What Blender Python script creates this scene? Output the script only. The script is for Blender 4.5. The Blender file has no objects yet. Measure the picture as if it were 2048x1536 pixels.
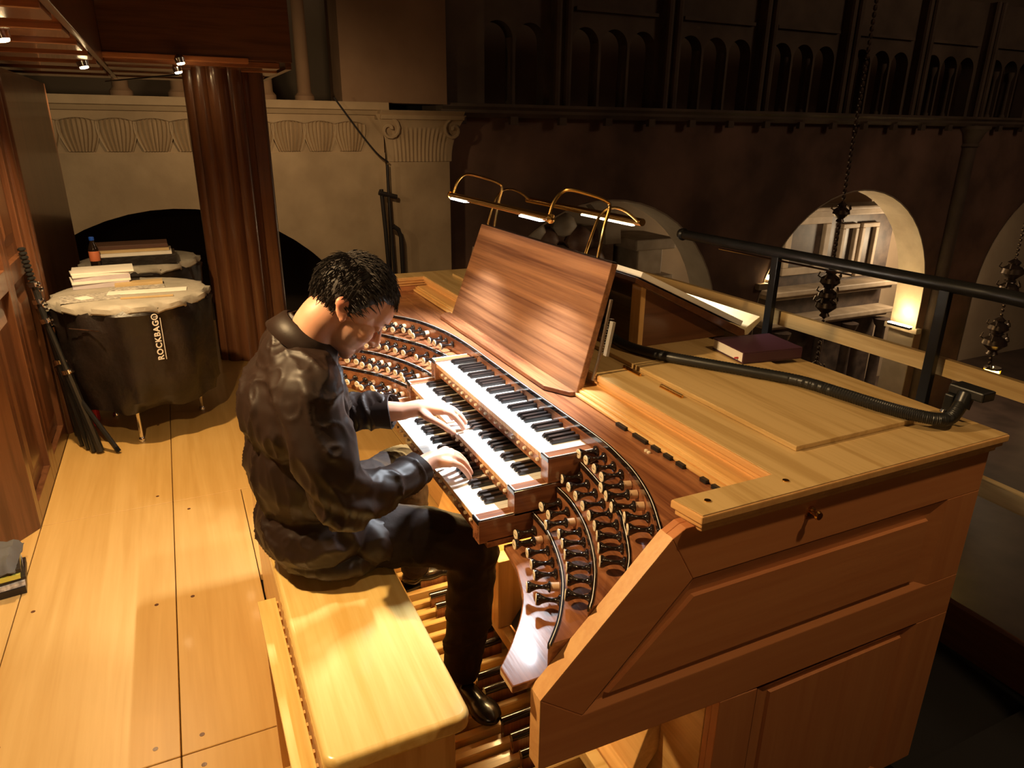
import bpy, bmesh, math, random
import numpy as np
from mathutils import Vector, Matrix, noise
random.seed(7)
C = bpy.context.scene.collection
scene = bpy.context.scene
PI = math.pi
# ---------------------------------------------------------------- camera, world, exposure, lights
cam = bpy.data.cameras.new('camera'); camo = bpy.data.objects.new('camera', cam); C.objects.link(camo)
r_ = Vector((0.42596, 0.90468, 0.01010)); u_ = Vector((-0.31216, 0.13648, 0.94017)); f_ = Vector((-0.84918, 0.40363, -0.34054))
mw = Matrix(((r_.x, u_.x, -f_.x, 1.9082), (r_.y, u_.y, -f_.y, -0.6000), (r_.z, u_.z, -f_.z, 1.7651), (0, 0, 0, 1)))
camo.matrix_world = mw
cam.sensor_width = 36; cam.lens = 1401.4/2048*36; cam.clip_start = 0.05; cam.clip_end = 200
scene.camera = camo
scene.view_settings.view_transform = 'Standard'; scene.view_settings.look = 'None'
scene.view_settings.gamma = 1; scene.view_settings.exposure = 0.0; scene.view_settings.use_curve_mapping = False
wd = bpy.data.worlds.new('world'); scene.world = wd; wd.use_nodes = True
wd.node_tree.nodes['Background'].inputs[0].default_value = (1.0, 0.72, 0.45, 1)
wd.node_tree.nodes['Background'].inputs[1].default_value = 0.012
def light(name, kind, loc, power, color, target=None, size=0.1, spot=None, blend=0.5, sy=None):
    l = bpy.data.lights.new(name, kind); l.energy = power; l.color = color
    o = bpy.data.objects.new(name, l); C.objects.link(o); o.location = loc
    if kind == 'AREA':
        l.size = size
        if sy: l.shape = 'RECTANGLE'; l.size_y = sy
    else: l.shadow_soft_size = size
    if kind == 'SPOT': l.spot_size = math.radians(spot); l.spot_blend = blend
    if kind == 'AREA' and size < .5: l.spread = math.radians(95)
    if target is not None:
        o.rotation_euler = (Vector(target)-Vector(loc)).to_track_quat('-Z', 'Y').to_euler()
    return o
WARM = (1.0, 0.67, 0.32)
light('lamp_or_fill', 'SPOT', (0.25, -1.02, 2.09), 150, WARM, (0.35, -0.45, 0), 0.03, 165, 0.6)
light('lamp_or_fill', 'SPOT', (-1.83, -1.13, 2.06), 150, WARM, (-2.2, -0.75, 0), 0.03, 130, 0.8)
light('lamp_or_fill', 'SPOT', (2.0, 1.3, 3.4), 95, (1, .66, .32), (1.0, 0.8, 0.7), 0.06, 70, 0.9)  # added fill grazing the console side and top, not a real lamp
light('lamp_or_fill', 'SPOT', (2.60, -1.10, 2.09), 12, WARM, (1.6, 0.2, 0.6), 0.05, 160, 0.6)  # added weak fill from behind the camera for the console side panel
light('lamp_or_fill', 'SPOT', (-5.10, 0.90, 2.00), 75, (1, .68, .36), (-7.8, 0.7, 0.5), 0.05, 125, 0.9)  # added wash to brighten the pale pier wall, no fixture modelled
light('lamp_or_fill', 'SPOT', (-5.10, -1.20, 2.00), 42, (1, .74, .42), (-7.8, -1.0, 1.2), 0.05, 150, 0.8)  # second added wash, for the left part of the pale wall
light('nave_fill', 'POINT', (1.0, 13.0, 5.5), 190, (1, .70, .46), None, 1.0)  # added dim fill standing in for general nave light, no fixture
light('aisle_fill', 'POINT', (-9.3, 6.0, -1.2), 16, (1, 0.74, 0.45), None, 0.3)  # three added fills brightening the aisle bays and arch linings
light('aisle_fill', 'POINT', (-10.0, 12.6, -0.6), 75, (1, 0.74, 0.45), None, 0.3)
light('aisle_fill', 'POINT', (-10.0, 18.0, -1.2), 420, (1, 0.74, 0.45), None, 0.3)
light('pedal_light', 'AREA', (0.05, 0.345, 0.715), 22, (1, .66, .26), (0.15, 0.15, 0), 1.3, sy=.03)
# ---------------------------------------------------------------- materials
def nmat(name):
    m = bpy.data.materials.new(name); m.use_nodes = True
    nt = m.node_tree; return m, nt, nt.nodes['Principled BSDF']
def wood(name, c1, c2, axis='x', rough=0.35, scale=1.0, coat=0.0, fig=0.5, bump=0.03, dist=1.2, lx=1.2):
    m, nt, b = nmat(name); N = nt.nodes; L = nt.links
    tc = N.new('ShaderNodeTexCoord'); mp = N.new('ShaderNodeMapping'); L.new(tc.outputs['Object'], mp.inputs[0])
    s = {'x': (lx, 22, 22), 'y': (22, lx, 22), 'z': (22, 22, lx)}[axis]
    mp.inputs['Scale'].default_value = [v*scale for v in s]
    n1 = N.new('ShaderNodeTexNoise'); n1.inputs['Scale'].default_value = 1.0; n1.inputs['Detail'].default_value = 6; n1.inputs['Distortion'].default_value = dist
    L.new(mp.outputs[0], n1.inputs['Vector'])
    mp2 = N.new('ShaderNodeMapping'); L.new(tc.outputs['Object'], mp2.inputs[0])
    mp2.inputs['Scale'].default_value = [v*scale*4 for v in s]
    n2 = N.new('ShaderNodeTexNoise'); n2.inputs['Scale'].default_value = 1.5; n2.inputs['Detail'].default_value = 3; L.new(mp2.outputs[0], n2.inputs['Vector'])
    mx = N.new('ShaderNodeMath'); mx.operation = 'MULTIPLY_ADD'; L.new(n2.outputs[0], mx.inputs[0]); mx.inputs[1].default_value = 0.35
    L.new(n1.outputs[0], mx.inputs[2])
    cr = N.new('ShaderNodeValToRGB'); L.new(mx.outputs[0], cr.inputs[0])
    cr.color_ramp.elements[0].position = 0.5-0.25*fig+.12; cr.color_ramp.elements[1].position = 0.5+0.35*fig+.12
    cr.color_ramp.elements[0].color = (*c1, 1); cr.color_ramp.elements[1].color = (*c2, 1)
    L.new(cr.outputs[0], b.inputs['Base Color']); b.inputs['Roughness'].default_value = rough
    b.inputs['Coat Weight'].default_value = coat; b.inputs['Coat Roughness'].default_value = 0.08
    bp = N.new('ShaderNodeBump'); bp.inputs['Strength'].default_value = bump; bp.inputs['Distance'].default_value = 0.01
    L.new(n2.outputs[0], bp.inputs['Height']); L.new(bp.outputs[0], b.inputs['Normal'])
    return m
def plain(name, c, rough=0.5, metal=0.0, coat=0.0, c2=None, nscale=8.0, bump=0.0, bscale=40.0, spec=0.5, sheen=0.0, detail=4):
    m, nt, b = nmat(name); N = nt.nodes; L = nt.links
    b.inputs['Roughness'].default_value = rough; b.inputs['Metallic'].default_value = metal
    b.inputs['Coat Weight'].default_value = coat; b.inputs['Specular IOR Level'].default_value = spec
    b.inputs['Sheen Weight'].default_value = sheen
    tc = N.new('ShaderNodeTexCoord')
    n1 = N.new('ShaderNodeTexNoise'); n1.inputs['Scale'].default_value = nscale; n1.inputs['Detail'].default_value = detail; L.new(tc.outputs['Object'], n1.inputs['Vector'])
    cr = N.new('ShaderNodeValToRGB'); L.new(n1.outputs[0], cr.inputs[0])
    if c2 is None: c2 = tuple(min(1, v*1.12) for v in c)
    cr.color_ramp.elements[0].position = .35; cr.color_ramp.elements[1].position = .68
    cr.color_ramp.elements[0].color = (*c, 1); cr.color_ramp.elements[1].color = (*c2, 1)
    L.new(cr.outputs[0], b.inputs['Base Color'])
    if bump:
        n2 = N.new('ShaderNodeTexNoise'); n2.inputs['Scale'].default_value = bscale; n2.inputs['Detail'].default_value = 5; L.new(tc.outputs['Object'], n2.inputs['Vector'])
        bp = N.new('ShaderNodeBump'); bp.inputs['Strength'].default_value = bump; bp.inputs['Distance'].default_value = 0.02
        L.new(n2.outputs[0], bp.inputs['Height']); L.new(bp.outputs[0], b.inputs['Normal'])
    return m
def glow(name, c, s):
    m, nt, b = nmat(name); b.inputs['Emission Color'].default_value = (*c, 1); b.inputs['Emission Strength'].default_value = s
    b.inputs['Base Color'].default_value = (*c, 1); return m
W = {}
for ax in 'xyz':
    W['case'+ax] = wood('cherry_'+ax, (0.50, 0.185, 0.070), (0.57, 0.235, 0.092), ax, 0.40, 0.8, 0.12, .7)
    W['oak'+ax] = wood('oak_'+ax, (0.62, 0.34, 0.11), (0.76, 0.47, 0.18), ax, 0.36, 1.0, 0.2)
    W['wal'+ax] = wood('walnut_'+ax, (0.15, 0.050, 0.022), (0.34, 0.135, 0.056), ax, 0.27, 1.0, 0.35)
    W['mah'+ax] = wood('mahogany_'+ax, (0.095, 0.036, 0.016), (0.16, 0.064, 0.028), ax, 0.28, 0.8, 0.2)
W['floor'] = wood('floor_veneer', (0.56, 0.325, 0.095), (0.68, 0.43, 0.15), 'x', 0.34, 0.5, 0.15, 0.8, 0.01)
W['bench'] = wood('bench_oak', (0.74, 0.46, 0.13), (0.86, 0.62, 0.23), 'x', 0.22, 0.6, 0.5, 0.5)
W['desk'] = wood('desk_walnut', (0.12, 0.044, 0.019), (0.36, 0.165, 0.072), 'x', 0.45, 1.15, 0.08, .55, .03, .4, .45)
W['edge'] = wood('edge_cherry', (0.64, 0.33, 0.12), (0.72, 0.41, 0.16), 'x', 0.36, 1.0, 0.15)  # paler copy of the case cherry, lamplight on the edges put into colour
W['edgey'] = wood('lit_edge_cherry_y', (0.64, 0.33, 0.12), (0.72, 0.41, 0.16), 'y', 0.36, 1.0, 0.15)
W['lid'] = wood('lid_oak', (0.47, 0.30, 0.115), (0.60, 0.41, 0.18), 'x', 0.40, 0.8, 0.1, 0.4)
W['pale'] = wood('pale_maple', (0.72, 0.58, 0.34), (0.80, 0.66, 0.42), 'x', 0.45)
W['pedal'] = wood('pedal_wood', (0.62, 0.38, 0.12), (0.74, 0.50, 0.2), 'y', 0.35, 1, 0.2)
P = {}
P['ebony'] = plain('ebony_lacquer', (0.012, 0.008, 0.007), 0.16, coat=0.6)
P['blackkey'] = plain('sharp_key_black', (0.014, 0.010, 0.009), 0.28, coat=0.3)
P['ivory'] = plain('key_white', (0.80, 0.80, 0.76), 0.25, coat=0.3)
P['keywood'] = plain('key_side_wood', (0.55, 0.30, 0.12), 0.5)
P['cream'] = plain('cream_disc', (0.78, 0.66, 0.48), 0.4)
P['collar'] = wood('maple_collar', (0.66, 0.42, 0.24), (0.76, 0.52, 0.32), 'z', 0.45, 2)
P['whiteline'] = plain('white_inlay', (0.8, 0.78, 0.72), 0.3)
P['brass'] = plain('brass', (0.72, 0.44, 0.14), 0.24, 1.0)
P['chrome'] = plain('chrome', (0.75, 0.75, 0.75), 0.15, 1.0)
P['blackmetal'] = plain('black_paint_metal', (0.012, 0.012, 0.012), 0.33)
P['blackrubber'] = plain('black_rubber', (0.012, 0.012, 0.012), 0.4)
P['greycloth0'] = plain('grey_card', (0.30, 0.28, 0.25), .6)
P['paper'] = plain('paper', (0.82, 0.78, 0.72), 0.7)
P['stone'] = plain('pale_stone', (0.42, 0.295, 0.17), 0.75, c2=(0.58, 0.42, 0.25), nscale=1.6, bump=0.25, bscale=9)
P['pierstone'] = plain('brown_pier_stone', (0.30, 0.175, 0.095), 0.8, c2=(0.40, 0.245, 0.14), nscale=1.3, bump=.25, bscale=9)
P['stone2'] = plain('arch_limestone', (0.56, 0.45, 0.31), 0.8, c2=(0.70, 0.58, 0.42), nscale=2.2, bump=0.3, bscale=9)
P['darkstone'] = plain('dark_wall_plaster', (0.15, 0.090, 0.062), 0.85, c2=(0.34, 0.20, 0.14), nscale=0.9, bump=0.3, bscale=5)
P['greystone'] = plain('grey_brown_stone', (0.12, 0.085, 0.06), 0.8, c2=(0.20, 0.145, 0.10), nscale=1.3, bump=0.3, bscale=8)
P['black'] = plain('matte_black', (0.006, 0.005, 0.005), 0.8)
LED = glow('white_led', (0.75, 0.88, 1.0), 26)
BULB = glow('warm_bulb', (1.0, 0.72, 0.36), 60)
# ---------------------------------------------------------------- mesh building
class G:
    def __init__(s): s.v = []; s.f = []; s.mi = []; s.m = 0
    def add(s, vs, fs):
        o = len(s.v); s.v += [tuple(map(float, p)) for p in vs]; s.f += [tuple(i+o for i in f) for f in fs]; s.mi += [s.m]*len(fs); return s
    def box(s, x0, x1, y0, y1, z0, z1, M_=None):
        vs = [(x, y, z) for x in (x0, x1) for y in (y0, y1) for z in (z0, z1)]
        if M_ is not None: vs = [tuple(M_ @ Vector(p)) for p in vs]
        return s.add(vs, [(0, 1, 3, 2), (4, 6, 7, 5), (0, 4, 5, 1), (2, 3, 7, 6), (0, 2, 6, 4), (1, 5, 7, 3)])
    def prism(s, poly, axis, a, b):
        n = len(poly)
        def mk(t, p): return {'x': (t, p[0], p[1]), 'y': (p[0], t, p[1]), 'z': (p[0], p[1], t)}[axis]
        return s.add([mk(a, p) for p in poly]+[mk(b, p) for p in poly],
                     [tuple(range(n))[::-1], tuple(range(n, 2*n))]+[(i, (i+1) % n, (i+1) % n+n, i+n) for i in range(n)])
    def tube(s, path, r, n=8, caps=True):
        P_ = [Vector(p) for p in path]; k = len(P_); rs = r if isinstance(r, (list, tuple)) else [r]*k
        t0 = (P_[1]-P_[0]).normalized(); up = Vector((0, 0, 1)) if abs(t0.z) < .9 else Vector((1, 0, 0))
        u = t0.cross(up).normalized(); vs = []
        for i in range(k):
            t = ((P_[min(i+1, k-1)]-P_[i]).normalized()+(P_[i]-P_[max(i-1, 0)]).normalized())
            t = t.normalized() if t.length > 1e-6 else t0
            u = (u-t*u.dot(t)).normalized(); w = t.cross(u)
            for j in range(n):
                a = 2*PI*j/n; vs.append(P_[i]+(u*math.cos(a)+w*math.sin(a))*rs[i])
        fs = [(i*n+j, i*n+(j+1) % n, (i+1)*n+(j+1) % n, (i+1)*n+j) for i in range(k-1) for j in range(n)]
        if caps: fs += [tuple(range(n))[::-1], tuple(range((k-1)*n, k*n))]
        return s.add(vs, fs)
    def lathe(s, prof, o=(0, 0, 0), d=(0, 0, 1), n=16, sx=1, sy=1):
        d = Vector(d).normalized(); q = d.to_track_quat('Z', 'Y'); o = Vector(o); vs = []
        for r, h in prof:
            for j in range(n):
                a = 2*PI*j/n; vs.append(o+q @ Vector((r*sx*math.cos(a), r*sy*math.sin(a), h)))
        k = len(prof)
        fs = [(i*n+j, i*n+(j+1) % n, (i+1)*n+(j+1) % n, (i+1)*n+j) for i in range(k-1) for j in range(n)]
        fs += [tuple(range(n))[::-1], tuple(range((k-1)*n, k*n))]
        return s.add(vs, fs)
    def wall(s, pts, z0, z1, t=0.004):            # vertical strip along an xy polyline, thickness t to the right-hand side
        L_, R_ = offs(pts, t); n = len(pts)
        for i in range(n-1):
            a, b, c, d = L_[i], L_[i+1], R_[i+1], R_[i]
            s.add([(a[0], a[1], z0), (b[0], b[1], z0), (c[0], c[1], z0), (d[0], d[1], z0), (a[0], a[1], z1), (b[0], b[1], z1), (c[0], c[1], z1), (d[0], d[1], z1)],
                  [(0, 3, 2, 1), (4, 5, 6, 7), (0, 1, 5, 4), (2, 3, 7, 6)]+([(0, 4, 7, 3)] if i == 0 else [])+([(1, 2, 6, 5)] if i == n-2 else []))
        return s
    def band(s, A, B, z0, z1):                    # flat slab between two xy polylines with equal counts
        n = len(A)
        vs = [(p[0], p[1], z) for z in (z0, z1) for p in list(A)+list(B)]
        fs = []
        for i in range(n-1):
            fs += [(2*n+i, 2*n+i+1, 3*n+i+1, 3*n+i), (i, n+i, n+i+1, i+1), (i, i+1, 2*n+i+1, 2*n+i), (n+i, 3*n+i, 3*n+i+1, n+i+1)]
        fs += [(0, 2*n, 3*n, n), (n-1, 2*n-1, 4*n-1, 3*n-1)]
        return s.add(vs, fs)
    def mesh(s, name, mats, loc=(0, 0, 0), smooth=False):
        me = bpy.data.meshes.new(name); l = loc
        me.from_pydata([(p[0]-l[0], p[1]-l[1], p[2]-l[2]) for p in s.v], [], s.f)
        if not isinstance(mats, (list, tuple)): mats = [mats]
        for m in mats: me.materials.append(m)
        if len(mats) > 1: me.polygons.foreach_set('material_index', s.mi)
        if smooth:
            me.polygons.foreach_set('use_smooth', [True]*len(me.polygons))
        me.validate(); me.update()
        bm = bmesh.new(); bm.from_mesh(me); bmesh.ops.recalc_face_normals(bm, faces=bm.faces); bm.to_mesh(me); bm.free()
        if smooth and hasattr(me, 'set_sharp_from_angle'): me.set_sharp_from_angle(angle=math.radians(40))
        return me
def offs(pts, t):
    P_ = [Vector((p[0], p[1])) for p in pts]; A = []; B = []
    for i, p in enumerate(P_):
        d = (P_[min(i+1, len(P_)-1)]-P_[max(i-1, 0)]).normalized(); n = Vector((-d.y, d.x))
        A.append((p.x, p.y)); B.append((p.x+n.x*t, p.y+n.y*t))
    return A, B
def rootloc(o):
    while o.parent: o = o.parent
    return o.location
def thing(name, label, cat, loc=(0, 0, 0), group=None):
    o = bpy.data.objects.new(name, None); o.empty_display_size = .05; C.objects.link(o); o.location = loc
    o['label'] = label; o['category'] = cat
    if group: o['group'] = group
    return o
def obj(name, g, mats, parent=None, loc=(0, 0, 0), smooth=False, bevel=0, label=None, cat=None, group=None, kind=None, seg=2):
    if parent is not None: l = rootloc(parent)
    else: l = loc
    me = g.mesh(name, mats, l, smooth); o = bpy.data.objects.new(name, me); C.objects.link(o)
    if parent is not None: o.parent = parent
    else: o.location = loc
    if bevel:
        md = o.modifiers.new('bevel', 'BEVEL'); md.width = bevel; md.segments = seg; md.limit_method = 'ANGLE'; md.harden_normals = False
    if label: o['label'] = label
    if cat: o['category'] = cat
    if group: o['group'] = group
    if kind: o['kind'] = kind
    return o
def struct(name, g, mats, **k): return obj(name, g, mats, kind='structure', **k)
def inst(name, me, parent, loc, rot=None):          # copy placed in world coordinates under an unrotated parent
    o = bpy.data.objects.new(name, me); C.objects.link(o); o.parent = parent
    o.location = Vector(loc)-rootloc(parent)
    if rot is not None: o.rotation_euler = rot
    return o
def arcpts(cx, cy, r, a0, a1, n): return [(cx+r*math.cos(math.radians(a0+(a1-a0)*i/n)), cy+r*math.sin(math.radians(a0+(a1-a0)*i/n))) for i in range(n+1)]
def spline(pts, n=6):
    P_ = [Vector(p) for p in pts]; out = []
    for i in range(len(P_)-1):
        p0 = P_[max(i-1, 0)]; p1 = P_[i]; p2 = P_[i+1]; p3 = P_[min(i+2, len(P_)-1)]
        for j in range(n):
            t = j/n; out.append(0.5*((2*p1)+(p2-p0)*t+(2*p0-5*p1+4*p2-p3)*t*t+(3*p1-p0-3*p2+p3)*t**3))
    out.append(P_[-1]); return out
# ---------------------------------------------------------------- church: walls, arches, galleries
def arched(g, y0, y1, z0, z1, xf, xb, ops, seg=16):
    ys = {y0, y1}
    for cy, r, zs in ops:
        for i in range(seg+1): ys.add(round(cy-r*math.cos(PI*i/seg), 5))
    ys = sorted(v for v in ys if y0-1e-6 <= v <= y1+1e-6)
    def low(y, side):
        for cy, r, zs in ops:
            if cy-r < y+side*1e-4 < cy+r: return zs+math.sqrt(max(0, r*r-(y-cy)**2))
        return z0
    for a, b in zip(ys[:-1], ys[1:]):
        la, lb = low(a, 1), low(b, -1)
        g.add([(xf, a, la), (xf, b, lb), (xf, b, z1), (xf, a, z1), (xb, a, la), (xb, b, lb), (xb, b, z1), (xb, a, z1)],
              [(0, 1, 2, 3), (5, 4, 7, 6), (4, 5, 1, 0), (3, 2, 6, 7)])
    for cy, r, zs in ops:
        for s_ in (-1, 1):
            y = cy+s_*r
            if y0 < y < y1: g.add([(xf, y, z0), (xb, y, z0), (xb, y, zs), (xf, y, zs)], [(0, 1, 2, 3)])
    return g
ZN = -5.6
g = G(); g.box(-14, 14, -8, 34, ZN-.2, ZN); struct('floor_1', g, plain('nave_marble', (0.05, 0.035, 0.03), 0.4, c2=(0.09, 0.06, 0.05), nscale=1.5))
big = [(-0.6, 2.42, -1.6), (5.85, 2.45, -1.72), (11.70, 2.45, -1.70), (18.35, 2.45, -1.7), (24.3, 2.45, -1.7)]
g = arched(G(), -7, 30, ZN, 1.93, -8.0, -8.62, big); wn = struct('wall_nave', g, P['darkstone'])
for cy, r, zs in big[1:4]:
    g = G(); n = 26
    pa = [(cy-r+.004, ZN+.01)]+[(cy-(r-.004)*math.cos(PI*i/n), zs+(r-.004)*math.sin(PI*i/n)) for i in range(n+1)]+[(cy+r-.004, ZN+.01)]
    pb = [(cy-r+.03, ZN+.01)]+[(cy-(r-.03)*math.cos(PI*i/n), zs+(r-.03)*math.sin(PI*i/n)) for i in range(n+1)]+[(cy+r-.03, ZN+.01)]
    m_ = len(pa); vs = [(x, p[0], p[1]) for x in (-7.99, -8.63) for q_ in (pa, pb) for p in q_]
    fs = []
    for i in range(m_-1):
        fs += [(i, i+1, m_+i+1, m_+i), (2*m_+i, 3*m_+i, 3*m_+i+1, 2*m_+i+1), (m_+i, m_+i+1, 3*m_+i+1, 3*m_+i)]
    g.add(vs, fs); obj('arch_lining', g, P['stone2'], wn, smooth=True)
# engaged shaft between the second and third bay, with small capital
g = G(); g.tube([(-7.97, 14.55, ZN), (-7.97, 14.55, 1.55)], 0.16, 12)
g.lathe([(.16, 0), (.2, .03), (.17, .08), (.26, .3), (.34, .36), (.34, .42)], (-7.97, 14.55, 1.52), n=12)
obj('shaft', g, P['greystone'], wn, smooth=True)
# cornice of the nave and gallery above
g = G(); g.prism([(-8.0, 1.93), (-7.86, 1.93), (-7.80, 1.99), (-7.80, 2.03), (-7.74, 2.07), (-7.74, 2.11), (-8.62, 2.11), (-8.62, 1.93)], 'y', 2.9, 30); struct('trim_1', g, P['greystone'])
g = G()
for k in range(34):
    y = 3.15+k*.8; g.box(-7.88, -7.8, y, y+.12, 1.84, 1.95)
obj('corbel_row', g, P['greystone'], wn, kind='stuff')
gal = G(); bays = [4.85+1.95*k for k in range(-1, 13)]
ops = []
for b in bays[:-1]:
    for j in range(3): ops.append((b+.46+.515*j, .235, 2.98))
arched(gal, 2.95, 30, 2.11, 4.2, -8.1, -8.35, [o for o in ops if o[0]-.24 > 3.55])
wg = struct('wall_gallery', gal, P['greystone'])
gp = G(); gp.box(-8.2, -7.98, -.13, .13, 0, 2.1)
for s_ in (-.09, .09): gp.tube([(-7.95, s_, 0), (-7.95, s_, 2.1)], .055, 8)
mpier = gp.mesh('gallery_pier', P['greystone'], (-8.1, 0, 0))
for b in bays: inst('gallery_pier', mpier, wg, (-8.1, b, 2.105))
gc = G(); gc.lathe([(.075, 0), (.075, .05), (.05, .08), (.045, .72), (.06, .76), (.085, .84), (.085, .9)], (0, 0, 0), n=10)
mcol = gc.mesh('gallery_column', P['greystone'], smooth=True)
for b in bays[:-1]:
    for j in (0, 1):
        if b+.72+.515*j > 3.6: inst('column', mcol, wg, (-8.22, b+.7175+.515*j, 2.11))
g = G()
for b in bays[1:-1]:
    g.box(-8.09, -8.02, b+.25, b+1.7, 3.42, 3.47)
obj('string_course', g, P['greystone'], wg, kind='stuff')
g = G(); g.box(-12.6, -12.4, -8, 32, ZN, 8); struct('wall_back', g, plain('aisle_plaster', (0.38, 0.28, 0.19), 0.85, c2=(0.48, 0.37, 0.26), nscale=.6))
g = G(); g.box(-12.4, -8.62, -8, 32, 1.6, 1.75); struct('ceiling_aisle', g, P['black'])
g = G(); g.box(-12.4, -8.63, 2.6, 2.8, ZN, 1.6); struct('wall_aisle_blocker', g, P['darkstone'])  # added partition, keeps the aisle fills out of the dark first bay
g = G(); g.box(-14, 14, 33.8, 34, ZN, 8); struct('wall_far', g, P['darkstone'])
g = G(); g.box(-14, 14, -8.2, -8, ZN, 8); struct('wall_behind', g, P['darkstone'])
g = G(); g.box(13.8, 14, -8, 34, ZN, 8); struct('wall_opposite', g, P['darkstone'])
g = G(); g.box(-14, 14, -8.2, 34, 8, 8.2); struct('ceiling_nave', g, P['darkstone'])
# pale pier wall beside the organ loft, with its own arch
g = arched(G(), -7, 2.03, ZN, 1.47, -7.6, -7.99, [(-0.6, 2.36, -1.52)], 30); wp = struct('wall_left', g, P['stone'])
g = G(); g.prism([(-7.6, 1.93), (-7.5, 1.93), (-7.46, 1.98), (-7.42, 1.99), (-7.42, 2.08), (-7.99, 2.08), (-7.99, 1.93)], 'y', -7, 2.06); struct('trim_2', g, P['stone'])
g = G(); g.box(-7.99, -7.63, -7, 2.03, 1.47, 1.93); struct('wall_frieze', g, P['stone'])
def leaf_mesh(name, w, h, d):
    g = G(); nu, nv = 26, 10; vs = []
    for j in range(nv+1):
        v = j/nv; ww = w*(.36+.14*math.sin(v*PI*.9)) if v < .9 else w*.34
        for i in range(nu+1):
            u = -1+2*i/nu; curl = 0 if v < .7 else ((v-.7)/.3)**2
            x = d*(.25+.75*curl)*(1-.35*u*u)+.016*math.cos(u*26)*(1-.7*curl)+d*.3*v
            vs.append((x, u*ww*(1+.25*v), h*(v-.18*curl-.06*u*u*v)))
    fs = [(j*(nu+1)+i, j*(nu+1)+i+1, (j+1)*(nu+1)+i+1, (j+1)*(nu+1)+i) for j in range(nv) for i in range(nu)]
    return g.add(vs, fs)
lm = leaf_mesh('carved_leaf', .36, .44, .09).mesh('carved_leaf', P['stone'], smooth=True)
for k in range(14): inst('carved_leaf', lm, wp, (-7.62, -3.3+k*.375, 1.49))
# pilaster with capital
g = G(); g.box(-7.99, -7.5, 2.05, 2.90, ZN, 1.36); pl = struct('trim_3', g, P['stone'], bevel=.01)
g = G(); ny = 34; zs_ = [1.36+.58*i/12 for i in range(13)]; vs = []
def flare(t): return .02+.17*t**2.2
for zi, z in enumerate(zs_):
    t = zi/12
    for i in range(ny+1):
        u = -1+2*i/ny; y = 2.475+u*(.425+flare(t)); fl = .012*math.cos(u*52)*(1 if t < .75 else .3)
        vs.append((-7.5+flare(t)*.8+fl, y, z))
fs = [(j*(ny+1)+i, j*(ny+1)+i+1, (j+1)*(ny+1)+i+1, (j+1)*(ny+1)+i) for j in range(12) for i in range(ny)]
g.add(vs, fs); g.box(-7.99, -7.49, 2.07, 2.88, 1.36, 1.90); obj('capital_bell', g, P['stone'], pl, smooth=True)
g = G()
for y, s_ in ((2.02, 1), (2.93, -1)):
    pa = [(-7.36+.02*math.cos(a*.7), y+s_*(.02+(.02+.016*a)*math.cos(a)), 1.76+(.02+.016*a)*math.sin(a)) for a in [k*.5 for k in range(16)]]
    g.tube(pa, .022, 6)
obj('volute', g, P['stone'], pl, smooth=True)
g = G(); g.prism([(-7.99, 1.88), (-7.32, 1.88), (-7.30, 1.93), (-7.34, 1.93), (-7.28, 1.99), (-7.99, 1.99)], 'y', 1.92, 3.05); obj('abacus', g, P['stone'], pl, bevel=.008)
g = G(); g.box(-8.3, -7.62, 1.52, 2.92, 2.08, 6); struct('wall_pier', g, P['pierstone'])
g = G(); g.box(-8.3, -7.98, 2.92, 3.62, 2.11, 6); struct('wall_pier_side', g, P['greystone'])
g = G(); g.box(-12.4, -8.7, -8, 32, 2.0, 2.1); struct('floor_gallery', g, P['black'])
for k, y in enumerate((1.08, .62, -.35, -.95, -2.05, -2.45)):
    g = G(); g.lathe([(.12, 0), (.12, .06), (.085, .1), (.075, 1.35), (.11, 1.42), (.15, 1.6), (.15, 1.7)], (-7.75, y, 2.08), n=12)
    obj('gallery_column', g, P['pierstone'], wp, smooth=True)
# iron rods and cable on the pilaster
P['iron'] = plain('dark_iron', (0.02, 0.014, 0.012), .6)
t = thing('iron_bracket', 'group of dark iron rods standing against the pale stone pilaster', 'ironwork', (-7.38, 2.0, -.3))
for nm, pa, r in (('rod', [(-7.38, 1.99, 1.33), (-7.38, 1.99, 1.0), (-7.38, 2.03, -.3)], .02), ('rod', [(-7.40, 1.90, 1.02), (-7.40, 1.93, .5), (-7.40, 1.96, -.3)], .028),
                  ('rod', [(-7.34, 2.02, .55), (-7.34, 2.09, .5), (-7.34, 2.12, .40), (-7.34, 2.13, -.3)], .03), ('crossbar', [(-7.38, 1.86, .98), (-7.38, 2.10, .92)], .03)):
    g = G(); g.tube(pa, r, 8); obj(nm, g, P['iron'], t, smooth=True)
g = G(); g.tube(spline([(-7.36, 1.36, 2.12), (-7.33, 1.66, 1.70), (-7.33, 1.85, 1.47), (-7.36, 2.0, 1.36)]), .012, 6)
obj('cable', g, P['iron'], loc=(-7.36, 2.0, 1.36), smooth=True, label='thin dark cable sagging across the pale wall down to the iron rods', cat='cable')
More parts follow.
